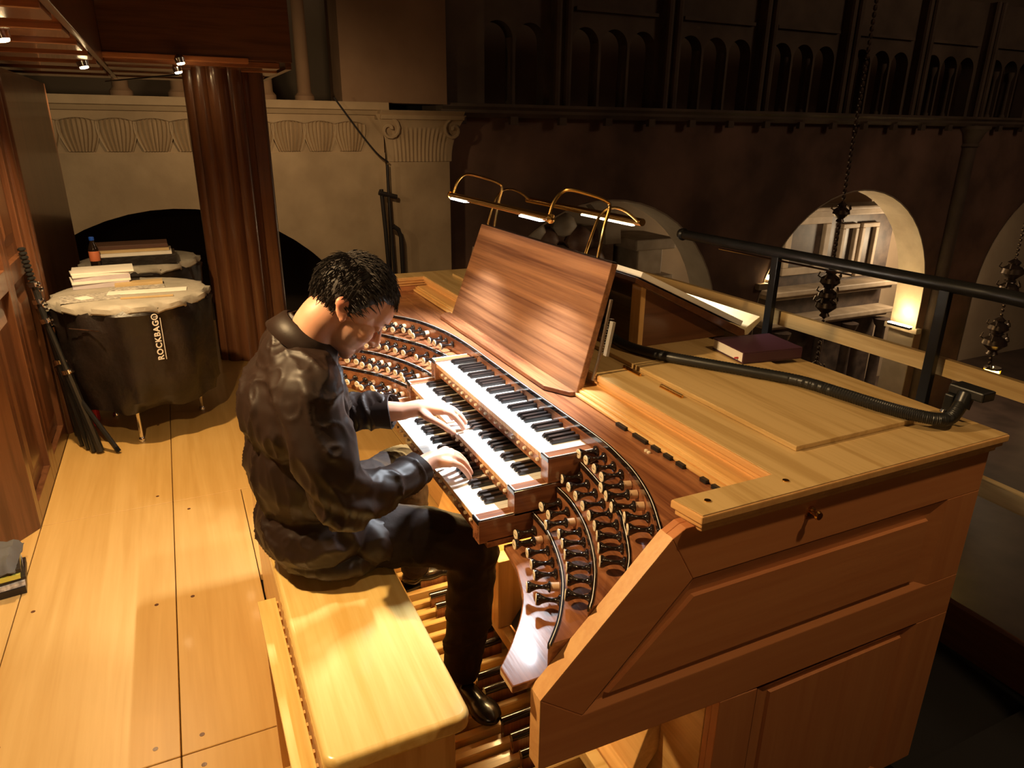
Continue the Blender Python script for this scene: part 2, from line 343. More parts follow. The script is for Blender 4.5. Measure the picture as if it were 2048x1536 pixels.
# altars in the aisle seen through the arches
P['altar'] = plain('altar_stone', (0.30, 0.23, 0.16), .6, c2=(0.42, 0.33, 0.24), nscale=3)
P['altardark'] = plain('altar_dark_marble', (0.045, 0.032, 0.028), .45, c2=(0.10, 0.07, 0.055), nscale=4)
P['redmarble'] = plain('red_marble', (0.13, 0.06, 0.04), .5, c2=(0.26, 0.15, 0.10), nscale=3)
def frame(g, x, y0, y1, z0, z1, w, d=.12):
    g.box(x, x+d, y0, y1, z1-w, z1); g.box(x, x+d, y0, y1, z0, z0+w); g.box(x, x+d, y0, y0+w, z0+w, z1-w); g.box(x, x+d, y1-w, y1, z0+w, z1-w)
t = thing('tabernacle_altar', 'stone altar with framed dark panels seen through the middle arch', 'altar', (-11.4, 15.4, ZN))
g = G(); g.box(-12.3, -11.6, 13.2, 17.6, ZN, -.1); obj('altar_body', g, P['altardark'], t)
g = G(); frame(g, -11.6, 13.5, 15.05, -1.75, -.25, .2); obj('panel_frame', g, P['altar'], t, bevel=.02)
g = G(); frame(g, -11.6, 15.5, 16.12, -1.95, -.5, .12); obj('panel_frame', g, P['altar'], t, bevel=.02)
g = G(); frame(g, -11.6, 16.25, 16.9, -1.95, -.5, .12); obj('panel_frame', g, P['altar'], t, bevel=.02)
g = G(); g.box(-11.9, -11.3, 13.0, 17.6, -.25, -.08); g.box(-11.9, -11.1, 12.9, 17.7, -.08, .02); obj('cornice', g, P['altar'], t, bevel=.03)
g = G(); g.box(-11.8, -11.05, 12.9, 17.6, -2.2, -2.05); g.box(-11.8, -11.2, 13, 17.5, -2.32, -2.2); obj('cornice', g, P['altar'], t, bevel=.03)
g = G(); g.box(-11.8, -11.05, 12.9, 17.6, -3.0, -2.85); g.box(-11.8, -11.2, 13, 17.5, -3.1, -3.0); obj('cornice', g, P['altar'], t, bevel=.03)
for y in (13.4, 14.8, 15.9, 17.2):
    g = G(); g.lathe([(.22, 0), (.22, .2), (.15, .3), (.13, 2.2), (.2, 2.3), (.24, 2.45)], (-11.1, y, ZN), n=12); obj('column', g, P['altardark'], t, smooth=True)
t = thing('stucco_altar', 'stucco and red marble altar seen through the first arch behind the desk', 'altar', (-11.4, 7.8, ZN))
g = G(); g.box(-12.3, -11.7, 4.5, 8.4, ZN, -.3); obj('altar_body', g, P['redmarble'], t)
g = G(); g.prism(arcpts(6.9, -.6, 1.5, 0, 180, 14)+arcpts(6.9, -.6, 1.1, 180, 0, 14), 'x', -11.7, -11.4); obj('arched_pediment', g, P['altar'], t, smooth=True)
for y in (5.7, 7.95):
    g = G(); g.lathe([(.2, 0), (.2, .2), (.15, .3), (.13, 3.3), (.2, 3.5), (.26, 3.8), (.26, 3.95)], (-11.3, y, ZN), n=12); obj('column', g, P['redmarble'], t, smooth=True)
for k, (y, z, r) in enumerate([(6.2, -.25, .3), (6.6, -.45, .24), (7.0, -.15, .26), (7.4, -.5, .3), (6.9, -.9, .33), (7.8, -.9, .22), (6.3, -1.1, .24), (7.4, -1.3, .26)]):
    g = G(); g.lathe([(.01, -r), (r*.6, -r*.8), (r, -.1*r), (r*.75, r*.6), (r*.3, r*.95), (.01, r)], (-11.55, y, z), n=10, sx=.7, sy=1.2); obj('stucco_cloud', g, P['redmarble'] if k % 2 else P['altar'], t, smooth=True)
t = thing('wall_monument', 'grey stone wall monument with ledges beside the first arch', 'monument', (-10.6, 9.4, ZN))
for y0, y1, z0, z1, d in ((8.6, 9.7, -.75, -.5, .5), (8.8, 9.5, -1.35, -.75, .3), (8.6, 9.7, -1.55, -1.35, .5), (8.8, 9.5, -2.2, -1.55, .3), (8.5, 9.8, -2.4, -2.2, .5), (8.7, 9.6, ZN, -2.4, .3)):
    g = G(); g.box(-12.39, -11.6+d, y0, y1, z0, z1); obj('moulding' if d > .4 else 'block', g, P['altar'], t, bevel=.03)
# imposts with uplights in the arches
for y, z in ((9.32, -.92), (14.10, -2.33)):
    g = G(); g.box(-8.72, -7.9, y-.12 if y < 10 else y-.05, y+.12 if y > 10 else y+.12, z-.12, z); obj('impost', g, P['stone2'], wn, bevel=.01)
    s_ = 1 if y < 10 else -1
    yy = y+.1*s_+(0.12 if s_ > 0 else -.1)
    t = thing('uplight', 'small uplight glowing on the left ledge of the middle arch' if y < 10 else 'bright uplight glowing on the right ledge of the middle arch', 'light', (-8.2, yy, z))
    g = G(); g.box(-8.5, -7.95, yy-.05, yy+.05, z+.0, z+.05); obj('housing', g, P['iron'], t)
    g = G(); g.box(-8.5, -7.95, yy-.05, yy+.05, z+.052, z+(.12 if y < 10 else .07)); obj('lamp_glass', g, BULB, t)
light('uplight_beam', 'SPOT', (-8.25, 13.86, -2.24), 60, (1, .7, .32), (-8.25, 14.2, -1.0), .04, 110, 1)
light('uplight_beam', 'SPOT', (-8.25, 9.56, -.83), 18, (1, .7, .32), (-8.25, 9.3, 0.2), .04, 110, 1)
# hanging chandeliers
P['oldbrass'] = plain('tarnished_brass', (0.22, 0.17, 0.13), .35, .8)
def chandelier(name, lab, x, y, ztop, zbeads, zbot):
    t = thing(name, lab, 'lamp', (x, y, zbot))
    g = G()
    z = ztop
    while z > zbot:
        g.lathe([(.012, 0), (.03, .02), (.03, .06), (.012, .08)], (x, y, z-.08), n=6); z -= .09
    obj('chain', g, P['oldbrass'], t, smooth=True)
    for zb, r in zbeads:
        g = G(); g.lathe([(.02, -1.3*r), (.5*r, -1.1*r), (.35*r, -.8*r), (r, -.2*r), (.9*r, .25*r), (.4*r, .6*r), (.6*r, .8*r), (.02, 1.2*r)], (x, y, zb), n=12); obj('turned_ball', g, P['oldbrass'], t, smooth=True)
        for k in range(5):
            a = k*2*PI/5; g = G(); g.tube([(x+.6*r*math.cos(a), y+.6*r*math.sin(a), zb), (x+1.15*r*math.cos(a), y+1.15*r*math.sin(a), zb+.35*r), (x+1.0*r*math.cos(a), y+1.0*r*math.sin(a), zb+.75*r)], .014, 5); obj('scroll', g, P['oldbrass'], t, smooth=True)
    return t
chandelier('hanging_lamp', 'long hanging brass lamp with turned balls in front of the middle arch', -6, 8.80, 7.9, [(.62, .13), (-.45, .16), (-.68, .15), (-.85, .17), (-1.98, .14)], -2.25)
t = chandelier('hanging_lamp', 'hanging brass lamp with lit candle glass at the right edge', -6, 13.65, 7.9, [(-.65, .2), (-.98, .18), (-1.75, .18), (-2.05, .22)], -2.55)
g = G(); g.lathe([(.06, 0), (.13, .05), (.15, .2), (.14, .24)], (-6, 13.80, -2.85), n=14)
mg, nt_, b_ = nmat('amber_glass'); b_.inputs['Base Color'].default_value = (1, .62, .15, 1); b_.inputs['Transmission Weight'].default_value = .9; b_.inputs['Roughness'].default_value = .1
obj('candle_glass', g, mg, t, smooth=True)
g = G(); g.lathe([(.04, 0), (.09, .05), (.08, .14), (.01, .22)], (-6, 13.80, -2.80), n=8); obj('flame', g, glow('candle_flame', (1, .75, .25), 35), t, smooth=True)
g = G(); g.tube([(-6, 13.65, -2.3), (-6, 13.72, -2.5), (-6, 13.8, -2.62)], .012, 5); g.lathe([(.15, 0), (.16, .02), (.15, .04)], (-6, 13.8, -2.63), n=12); obj('glass_holder', g, P['oldbrass'], t, smooth=True)
# ---------------------------------------------------------------- organ loft: floor, organ case, overhang
def panel(nm, x0, x1, y0, y1, parent, z1=0.0):
    g = G(); g.box(x0+.0018, x1-.0018, y0+.0018, y1-.0018, z1-.03, z1); return obj(nm, g, W['floor'], parent, bevel=.002, seg=1)
g = G(); g.box(-5.3, 3.2, -3.2, -.46, -.35, -.031); g.box(-5.3, -.79, -.47, .45, -.35, -.031); g.box(.99, 1.6, -.47, 1.9, -.35, -.031); g.box(-.79, .99, -.47, 1.9, -.35, -.08); g.box(-1.55, -.79, .45, 1.9, -.35, -.031); g.box(-5.3, -1.55, .45, 1.9, -.35, -.031)
fl = struct('floor', g, P['black'])
xs = (-5.3, -3.6, -1.61, .06, 1.75, 3.2)
for a, b in zip(xs[:-1], xs[1:]):
    panel('floor_panel', a, b, -3.2, -1.36, fl); panel('floor_panel', a, b, -1.36, -.80, fl)
panel('floor_panel', -5.3, -3.6, -.80, .45, fl); panel('floor_panel', -3.6, -1.61, -.80, .45, fl)
panel('floor_panel', -1.61, -.79, -.48, .45, fl); panel('floor_panel', -1.61, .06, -.80, -.48, fl); panel('floor_panel', .06, 1.75, -.80, -.48, fl); panel('floor_panel', 1.75, 3.2, -.80, -.48, fl)
panel('floor_panel', -5.3, -1.61, .45, 1.9, fl)
g = G()
for x, y in ((-1.7, -.87), (-1.5, -.73), (.0, -.87), (.0, -.74), (-.75, -.87), (-.75, -.74), (-2.7, -.87), (.12, -.87), (.12, -.74), (-.9, -1.30), (-.2, -1.3), (-.5, -1.42)):
    g.lathe([(.008, 0), (.008, .0008)], (x, y, 0), n=8)
obj('screw_plug', g, W['mahx'], fl, kind='stuff')
# organ case
oc = thing('organ_case', 'tall panelled organ case of reddish wood along the left side', 'organ case', (-2.1, -1.5, 0))
def rpanel(x0, x1, z0, z1, y, mat=None):           # framed raised panel on the y = const face, looking to +y
    g = G(); g.box(x0, x1, y-.05, y-.03, z0, z1)
    o = obj('door_panel', g, mat or W['mahz'], oc)
    g = G(); w = .035
    xs_, zs2 = (x0+.12, x1-.12), (z0+.12, z1-.12)
    g.add([(x0+.06, y-.03, z0+.06), (x1-.06, y-.03, z0+.06), (x1-.06, y-.03, z1-.06), (x0+.06, y-.03, z1-.06), (xs_[0], y-.012, zs2[0]), (xs_[1], y-.012, zs2[0]), (xs_[1], y-.012, zs2[1]), (xs_[0], y-.012, zs2[1])],
          [(0, 1, 5, 4), (1, 2, 6, 5), (2, 3, 7, 6), (3, 0, 4, 7), (4, 5, 6, 7)]); obj('raised_field', g, mat or W['mahz'], oc)
xd = (-1.592, -2.16, -2.74)
for k in range(2):
    b, a = xd[k], xd[k+1]
    g = G()
    g.box(a, a+.07, -1.42, -1.36, 0, 2.08); g.box(b-.07, b, -1.42, -1.36, 0, 2.08)
    for z0, z1 in ((0, .10), (1.02, 1.12), (2.0, 2.08)): g.box(a+.07, b-.07, -1.42, -1.36, z0, z1)
    obj('door_frame', g, W['mahz'], oc, bevel=.004)
    rpanel(a+.07, b-.07, .10, 1.02, -1.36); rpanel(a+.07, b-.07, 1.12, 2.0, -1.36)
g = G(); g.prism([(-1.588, -1.36), (-1.14, -1.69), (-1.14, -1.77), (-1.588, -1.45)], 'z', 0, 2.08); obj('side_panel', g, W['mahz'], oc, bevel=.003)
g = G(); g.box(-5.25, -2.75, -1.5, -1.40, 0, 2.08); obj('rear_panel', g, W['mahz'], oc)
g = G(); g.box(-1.1, 3.0, -2.0, -1.9, 0, 2.08); obj('rear_panel', g, W['mahz'], oc)
for x in (-2.80, -2.92): 
    g = G(); g.tube([(x, -1.37, 0), (x, -1.37, 2.08)], .04, 10); obj('edge_bead', g, W['mahz'], oc, smooth=True)
# overhanging soffit boards with stepped ends
so = G(); 
k = 0
for x0 in np.arange(-5.3, 3.0, .30):
    k += 1
    g = G(); z = 2.125+.03*(k % 2)
    g.box(x0, x0+.294, -3.0, -.905, z, z+.04); obj('soffit_board', g, W['waly'], oc, bevel=.004, seg=1)
g = G(); g.box(-5.4, 3.1, -.90, -.87, 2.14, 3.9); obj('fascia', g, W['mahx'], oc, bevel=.004)
g = G(); g.box(-5.4, 3.1, -3.0, -.90, 2.2, 2.25); obj('upper_floor', g, W['mahx'], oc)
g = G(); g.box(-3.64, -3.58, -.87, .29, 2.19, 3.9); obj('fascia', g, W['mahy'], oc, bevel=.004)
g = G(); g.box(-3.66, -3.56, -.88, .0, 2.17, 2.205); obj('fascia_moulding', g, W['casey'], oc, bevel=.006)
g = G(); g.box(-5.4, -3.64, .25, .29, 2.15, 3.9); obj('fascia', g, W['mahx'], oc)
for i, x in enumerate(np.arange(-5.3, -3.7, .28)):
    g = G(); g.box(x, x+.272, -.87, .25-.02*(i % 3), 2.14+.01*(i % 2), 2.19); obj('soffit_board', g, W['waly'], oc, bevel=.004, seg=1)
# clustered column carrying the overhang
for x, y, r in ((-3.98, -.36, .055), (-3.93, -.29, .07), (-3.90, -.19, .08), (-3.92, -.09, .07), (-4.0, -.02, .055), (-4.10, .06, .05), (-4.25, .12, .05)):
    g = G(); g.tube([(x, y, .001), (x, y, 2.17)], r, 16); obj('column_shaft', g, W['mahz'], oc, smooth=True)
g = G(); g.box(-4.5, -3.98, -.36, .12, .001, 2.15); obj('column_core', g, W['mahz'], oc, bevel=.01)
# small spot lamps
for (x, y, z), lab in (((-1.83, -1.13, 2.10), 'warm spot lamp under the soffit at the left edge'), ((-3.72, -.44, 2.12), 'lower warm spot lamp beside the column head'),
                       ((-3.50, -.425, 2.16), 'upper small warm spot lamp beside the column head'), ((-3.27, -.96, 2.10), 'small warm spot lamp on the underside of the overhang')):
    t = thing('spot_lamp', lab, 'light', (x, y, z))
    g = G(); g.lathe([(.03, 0), (.034, .03), (.02, .05), (.012, .02)], (x, y, z-.01), (-.1, -.2, 1), n=12); obj('lamp_body', g, P['chrome'], t, smooth=True)
    g = G(); g.lathe([(.001, -.008), (.022, -.004), (.024, .0)], (x, y, z-.012), (-.1, -.2, 1), n=12); obj('bulb', g, BULB, t, smooth=True)
g = G(); g.tube([(-3.80, -.44, 2.10), (-5.0, -.95, 2.10)], .006, 5); obj('lamp_wire', g, P['blackmetal'], oc, smooth=True)
# ---------------------------------------------------------------- organ console
co = thing('organ_console', 'wooden three-manual organ console with curved stop terraces at which the man plays', 'organ console', (0, .5, 0))
XI, XO = .93, .97
side = [(.199, 1.013), (-.085, .725), (-.085, .545), (.385, .53), (.385, 0.0), (1.187, 0.0), (1.187, 1.03), (.23, 1.03)]
for sgn, x0, x1 in ((1, XI, XO-.012), (-1, -1.51, -1.47)):
    g = G(); g.prism(side, 'x', x0, x1-.010 if sgn > 0 else x1); obj('side_panel', g, W['casey'], co, bevel=.002)
def frame_poly(outer, inner, x0, x1, nm, mat=None):
    n = len(outer); g = G()
    vs = [(x, p[0], p[1]) for x in (x0, x1) for q in (outer, inner) for p in q]
    fs = []
    for i in range(n):
        j = (i+1) % n
        fs += [(i, j, n+j, n+i), (2*n+i, 3*n+i, 3*n+j, 2*n+j), (i, 2*n+i, 2*n+j, j), (n+i, n+j, 3*n+j, 3*n+i)]
    g.add(vs, fs); return obj(nm, g, mat or W['casey'], co, bevel=.003)
# frame members on the outer face: upper field with bevelled raised panel, lower field with raised panel
upo = [(.199, 1.013), (-.085, .725), (-.085, .545), (.0, .545), (1.187, .60), (1.187, 1.03)]
x0, x1 = XO-.022, XO
def poly_part(nm, poly, a, b, mat='casey', bev=.002): g = G(); g.prism(poly, 'x', a, b); return obj(nm, g, W[mat], co, bevel=bev)
poly_part('rail', [(.199, 1.013), (.23, 1.03), (1.187, 1.03), (1.187, .903), (.262, .903)], x0, x1)
poly_part('stile', [(.199, 1.013), (.262, .903), (.012, .648), (-.085, .725)], x0, x1)
g = G(); g.add([(XI-.0, .199, 1.0145), (XO+.0005, .199, 1.0145), (XO+.0005, -.0862, .7262), (XI, -.0862, .7262), (XI, .199, 1.0125), (XO+.0005, .199, 1.0125), (XO+.0005, -.0848, .7248), (XI, -.0848, .7248)], [(0, 1, 2, 3), (7, 6, 5, 4), (0, 4, 5, 1), (1, 5, 6, 2), (2, 6, 7, 3), (3, 7, 4, 0)]); obj('lit_edge_facing', g, W['edgey'], co)  # thin skin in the paler cherry, paints the lit slanted edge
g = G(); g.box(XI, XO+.0005, -.0865, -.0848, .545, .7262); obj('lit_edge_facing', g, W['edgey'], co)
poly_part('rail', [(-.085, .725), (.012, .648), (1.08, .648), (1.187, .648), (1.187, .525), (.385, .53), (-.085, .545)], x0, x1)
poly_part('stile', [(1.187, .903), (1.062, .903), (1.062, .648), (1.187, .648)], x0, x1, 'casez')
poly_part('stile', [(.385, .53), (.50, .525), (.50, 0), (.385, 0)], x0, x1, 'casez')
poly_part('stile', [(1.187, .525), (1.062, .525), (1.062, 0), (1.187, 0)], x0, x1, 'casez')
g = G()
def bevelfield(g, outer, inner, xa, xb):
    n = len(outer); g.add([(xa, *p) for p in outer]+[(xb, *p) for p in inner], [(i, (i+1) % n, n+(i+1) % n, n+i) for i in range(n)]+[tuple(range(n, 2*n))])
bevelfield(g, [(.262, .903), (1.062, .903), (1.062, .648), (.012, .648)], [(.262, .868), (1.022, .868), (1.022, .664), (.035, .664)], XO+.0, XO-.011); 
obj('panel_moulding', g, W['casey'], co)
g = G(); bevelfield(g, [(.268, .859), (1.012, .859), (1.012, .674), (.062, .674)], [(.272, .855), (1.006, .855), (1.006, .680), (.074, .680)], XO-.021, XO-.002); obj('raised_panel', g, W['casey'], co)
g = G(); bevelfield(g, [(.50, .525), (1.062, .525), (1.062, .0), (.50, .0)], [(.532, .505), (1.03, .505), (1.03, .02), (.532, .02)], XO, XO-.011); obj('panel_moulding', g, W['casez'], co)
g = G(); bevelfield(g, [(.541, .496), (1.022, .496), (1.022, .022), (.541, .022)], [(.55, .490), (1.014, .492), (1.014, .03), (.55, .03)], XO-.021, XO-.004); obj('raised_panel', g, W['casez'], co)
# top slab with arms and moulded edge
zt = 1.07
def slabring(off, za, zb, nm, mat):
    o = off
    outer = [(1.0-o, .241+o), (1.0-o, 1.2-o), (-1.56+o, 1.2-o), (-1.56+o, .241+o), (-1.447-o, .241+o), (-1.447-o, .493+o), (.917+o, .493+o), (.917+o, .228+o)]
    g = G(); g.prism(outer, 'z', za, zb); return obj(nm, g, W[mat], co, bevel=.003)
slabring(0, 1.050, zt-.0022, 'slab_edge', 'edge'); slabring(.0035, zt-.0022, zt, 'top_slab', 'lid')
slabring(.007, 1.036, 1.050, 'slab_moulding', 'edge'); slabring(.016, 1.022, 1.036, 'slab_moulding', 'edge')
g = G(); g.box(-1.44, .915, .455, .52, 1.006, 1.026); obj('front_moulding', g, W['oakx'], co, bevel=.005)
g = G(); g.box(-1.44, .915, .435, .50, 1.001, 1.012); obj('front_moulding', g, W['oakx'], co, bevel=.004)
g = G(); g.tube([(-1.44, .452, 1.016), (.915, .452, 1.016)], .006, 8); obj('front_bead', g, W['oakx'], co, smooth=True)
g = G(); g.box(-.60, .856, .632, 1.05, zt, zt+.013); obj('top_lid', g, W['lid'], co, bevel=.002)
g = G(); g.box(-1.40, -.62, .632, 1.05, zt, zt+.013); obj('top_lid', g, W['lid'], co, bevel=.002)
for x, y in ((.955, .29), (.955, .50), (.30, 1.12)):
    g = G(); g.lathe([(.007, 0), (.007, .002), (.003, .003)], (x, y, zt), n=10); obj('screw', g, P['brass'], co, smooth=True)
for x, w_ in ((.18, .09), (.37, .10)):
    g = G(); g.box(x, x+w_, .603, .612, zt, zt+.003); g.tube([(x, .608, zt+.006), (x+w_, .608, zt+.006)], .004, 6); obj('hinge', g, P['brass'], co)
g = G(); g.box(-1.47, .93, 1.16, 1.187, 0, 1.028); obj('back_panel', g, W['casex'], co)
g = G(); g.box(-1.44, .928, .385, .41, .02, .74); obj('knee_panel', g, W['oakx'], co, bevel=.002)
# stop jambs: four terraces each side of the manuals
cur = {'D': [(-1.3, -.03), (-1.15, .1), (-1.005, .2), (-.87, .276), (-.674, .323), (-.472, .338), (-.25, .337), (.0, .335), (.25, .335), (.485, .335), (.60, .322), (.69, .304), (.80, .266), (.91, .211), (.929, .20)],
 'Cl': [(-1.25, -.1), (-1.1, .03), (-.973, .126), (-.832, .201), (-.707, .255), (-.547, .288), (-.466, .295)], 'Cr': [(.466, .287), (.582, .271), (.717, .242), (.796, .206), (.882, .159), (.929, .122)],
 'Bl': [(-1.2, -.2), (-1.1, -.1), (-.974, .023), (-.869, .104), (-.734, .167), (-.60, .205), (-.466, .22)], 'Br': [(.466, .219), (.545, .215), (.647, .192), (.738, .158), (.825, .114), (.897, .065), (.929, .038)],
 'Al': [(-1.15, -.25), (-1.08, -.18), (-.963, -.061), (-.821, .051), (-.725, .101), (-.604, .138), (-.466, .152)], 'Ar': [(.466, .148), (.547, .143), (.622, .126), (.702, .1), (.771, .068), (.84, .025), (.884, -.008), (.929, -.05)],
 'Ll': [(-1.15, -.32), (-1.07, -.16), (-.96, -.05), (-.846, .009), (-.686, .056), (-.56, .072), (-.466, .078)], 'Lr': [(.466, .066), (.561, .054), (.62, .037), (.677, .018), (.725, -.008), (.768, -.038), (.82, -.08), (.87, -.127)]}
cs = {k: [(p.x, p.y) for p in spline([(a, b, 0) for a, b in v], 5)] for k, v in cur.items()}
def behind(pts, yb): return [(p[0], max(p[1], yb)) for p in pts]
def terrace(front, z0, z1, yb, nm, mat='walx'):
    g = G(); n = len(front); g.band(front, [(p[0], p[1]+yb) for p in front], z0, z1); return obj(nm, g, W[mat], co)
for s_, xe in (('l', 0), ('r', 0)):
    terrace(cs['C'+s_], .875, .935, .09, 'stop_terrace'); terrace(cs['B'+s_], .815, .875, .09, 'stop_terrace'); terrace(cs['A'+s_], .74, .815, .09, 'stop_terrace')
    if s_ == 'r':
        fr = cs['Lr']+[(.929, -.127)]
    else: fr = [(-1.44, -.33)]+cs['Ll']
    g = G(); g.band(fr, [(p[0], .40) for p in fr], .722, .74); obj('key_desk', g, W['walx'], co, bevel=.003)
for k, (z0, z1) in {'Cl': (.875, .935), 'Cr': (.875, .935), 'Bl': (.815, .875), 'Br': (.815, .875), 'Al': (.74, .815), 'Ar': (.74, .815), 'D': (.935, 1.0)}.items():
    pts = cs[k]
    p2 = offs(pts, -.0015)[1]; g = G(); g.wall(p2, z1-.010, z1+.0015, .0042); obj('rail_line', g, P['ebony'], co)
    p3 = offs(pts, .0022)[1]; g = G(); g.wall(p3, z1-.002, z1+.0020, .0015); obj('rail_inlay', g, P['whiteline'], co)
    p4 = offs(pts, .0046)[1]; g = G(); g.wall(p4, z1-.002, z1+.0018, .0028); obj('rail_line', g, P['ebony'], co)
g = G(); D = cs['D']; g.band(D, [(p[0], .53) for p in D], .935, 1.0); obj('music_shelf', g, W['walx'], co)
g = G(); g.box(-1.46, -1.30, -.03, .53, .935, 1.0); obj('music_shelf', g, W['walx'], co)
# small switches under the moulding on the right of the shelf
for x, w_ in ((.42, .045), (.50, .06), (.583, .03), (.635, .028), (.685, .028), (.775, .022), (.815, .022)):
    g = G(); g.box(x, x+w_, .425, .437, 1.0005, 1.010); obj('switch', g, P['blackmetal'], co, bevel=.001)
for x in (.592, .604):
    g = G(); g.lathe([(.005, 0), (.005, .004), (.002, .006)], (x, .405, 1.0), n=10); obj('button', g, P['cream'], co, smooth=True)
# draw knobs: ebony shank, cream face, pale collar on the drawn ones
g = G(); g.lathe([(.0135, 0), (.0135, .003), (.0075, .007), (.0052, .014), (.0047, .024), (.0062, .033), (.010, .042), (.0135, .047), (.0140, .050), (.0135, .053)], n=14); mk = g.mesh('draw_knob', P['ebony'], smooth=True)
g = G(); g.lathe([(.0128, .0531), (.0128, .0545), (.0118, .0555)], n=14); mf = g.mesh('knob_face', P['cream'], smooth=True)
g = G(); g.lathe([(.0105, 0), (.0105, .021)], n=14); mc = g.mesh('knob_collar', P['collar'], smooth=True)
g = G(); g.box(-.006, .006, -.0008, .0008, .0555, .0560); mt = g.mesh('knob_engraving', P['blackmetal'])
KN = {('D', .967): [(.472, .335, 0), (.516, .332, 0), (.57, .325, 0), (.616, .319, 0), (.67, .308, 1), (.716, .295, 1), (.769, .277, 1), (.815, .26, 0), (.862, .236, 0), (-.985, .211, 1), (-.942, .235, 1), (-.898, .26, 0), (-.855, .28, 0), (-.799, .293, 1), (-.701, .317, 0), (-.656, .325, 0), (-.60, .329, 0)],
 ('Cr', .905): [(.48, .284, 0), (.527, .278, 0), (.577, .272, 0), (.628, .261, 0), (.676, .251, 0), (.727, .238, 0), (.774, .216, 0), (.817, .194, 0), (.864, .169, 0)],
 ('Cl', .905): [(-1.06, .06, 0), (-1.015, .095, 0), (-.969, .128, 1), (-.922, .153, 0), (-.877, .177, 0), (-.83, .202, 0), (-.784, .221, 0), (-.698, .257, 0), (-.642, .268, 0), (-.59, .28, 0)],
 ('Br', .845): [(.489, .217, 0), (.538, .215, 0), (.589, .205, 1), (.637, .194, 0), (.68, .18, 0), (.727, .162, 0), (.775, .139, 0), (.82, .117, 0), (.868, .085, 0)],
 ('Bl', .845): [(-1.02, -.02, 0), (-.977, .02, 0), (-.939, .05, 0), (-.897, .082, 1), (-.854, .11, 1), (-.812, .13, 1), (-.767, .15, 0), (-.72, .169, 0), (-.674, .18, 0), (-.625, .19, 1)],
 ('Ar', .778): [(.487, .146, 0), (.534, .144, 1), (.586, .134, 0), (.636, .122, 0), (.681, .107, 0), (.727, .089, 1), (.773, .067, 0)],
 ('Al', .778): [(-1.0, -.10, 0), (-.932, -.037, 0), (-.888, -.004, 0), (-.846, .028, 0), (-.808, .054, 1), (-.765, .077, 0), (-.72, .101, 1), (-.674, .116, 1), (-.628, .129, 1)]}
for (k, z), L_ in KN.items():
    pts = [Vector(p) for p in cs[k]]
    for x, y, dr in L_:
        best = None
        for a, b in zip(pts[:-1], pts[1:]):
            t = max(0, min(1, (Vector((x, y))-a).dot(b-a)/(b-a).length_squared)); q = a+(b-a)*t; d = (q-Vector((x, y))).length
            if best is None or d < best[0]: best = (d, q, (b-a).normalized())
        q, tn = best[1], best[2]; nrm = Vector((tn.y, -tn.x, 0)).normalized()
        base = Vector((q.x, q.y, z-.003))+nrm*.0016; rot = nrm.to_track_quat('Z', 'Y').to_euler()
        kn = inst('draw_knob', mk, co, base+nrm*(.021 if dr else 0), rot)
        f = bpy.data.objects.new('knob_face', mf); C.objects.link(f); f.parent = kn
        f = bpy.data.objects.new('knob_engraving', mt); C.objects.link(f); f.parent = kn
        if dr: f = bpy.data.objects.new('knob_collar', mc); C.objects.link(f); f.parent = kn; f.location = (0, 0, -.021)
# manuals
pat = {0: (0, 1), 1: (1, 1), 2: (1, 0), 3: (0, 1), 4: (1, 1), 5: (1, 1), 6: (1, 0)}
pitch = .846/36
g = G(); g.m = 0; g.box(-pitch/2+.0004, pitch/2-.0004, 0, .150, -.003, 0); g.m = 1; g.box(-pitch/2+.0010, pitch/2-.0010, .002, .150, -.018, -.003)
mw_ = g.mesh('natural_key', [P['ivory'], P['keywood']])
g = G(); a, b = .0068, .0052
g.add([(-a, .050, 0), (a, .050, 0), (a, .150, 0), (-a, .150, 0), (-a+.0006, .0505, .004), (a-.0006, .0505, .004), (a-.0006, .150, .004), (-a+.0006, .150, .004), (-b, .057, .0115), (b, .057, .0115), (b, .150, .0125), (-b, .150, .0125)],
      [(3, 2, 1, 0), (0, 1, 5, 4), (1, 2, 6, 5), (2, 3, 7, 6), (3, 0, 4, 7), (4, 5, 9, 8), (5, 6, 10, 9), (6, 7, 11, 10), (7, 4, 8, 11), (8, 9, 10, 11)])
mb_ = g.mesh('sharp_key', P['blackkey'])
g = G(); g.lathe([(.0052, 0), (.0052, .006), (.004, .0075)], (0, 0, 0), (0, -1, 0), n=12); mp_ = g.mesh('thumb_piston', P['cream'], smooth=True)
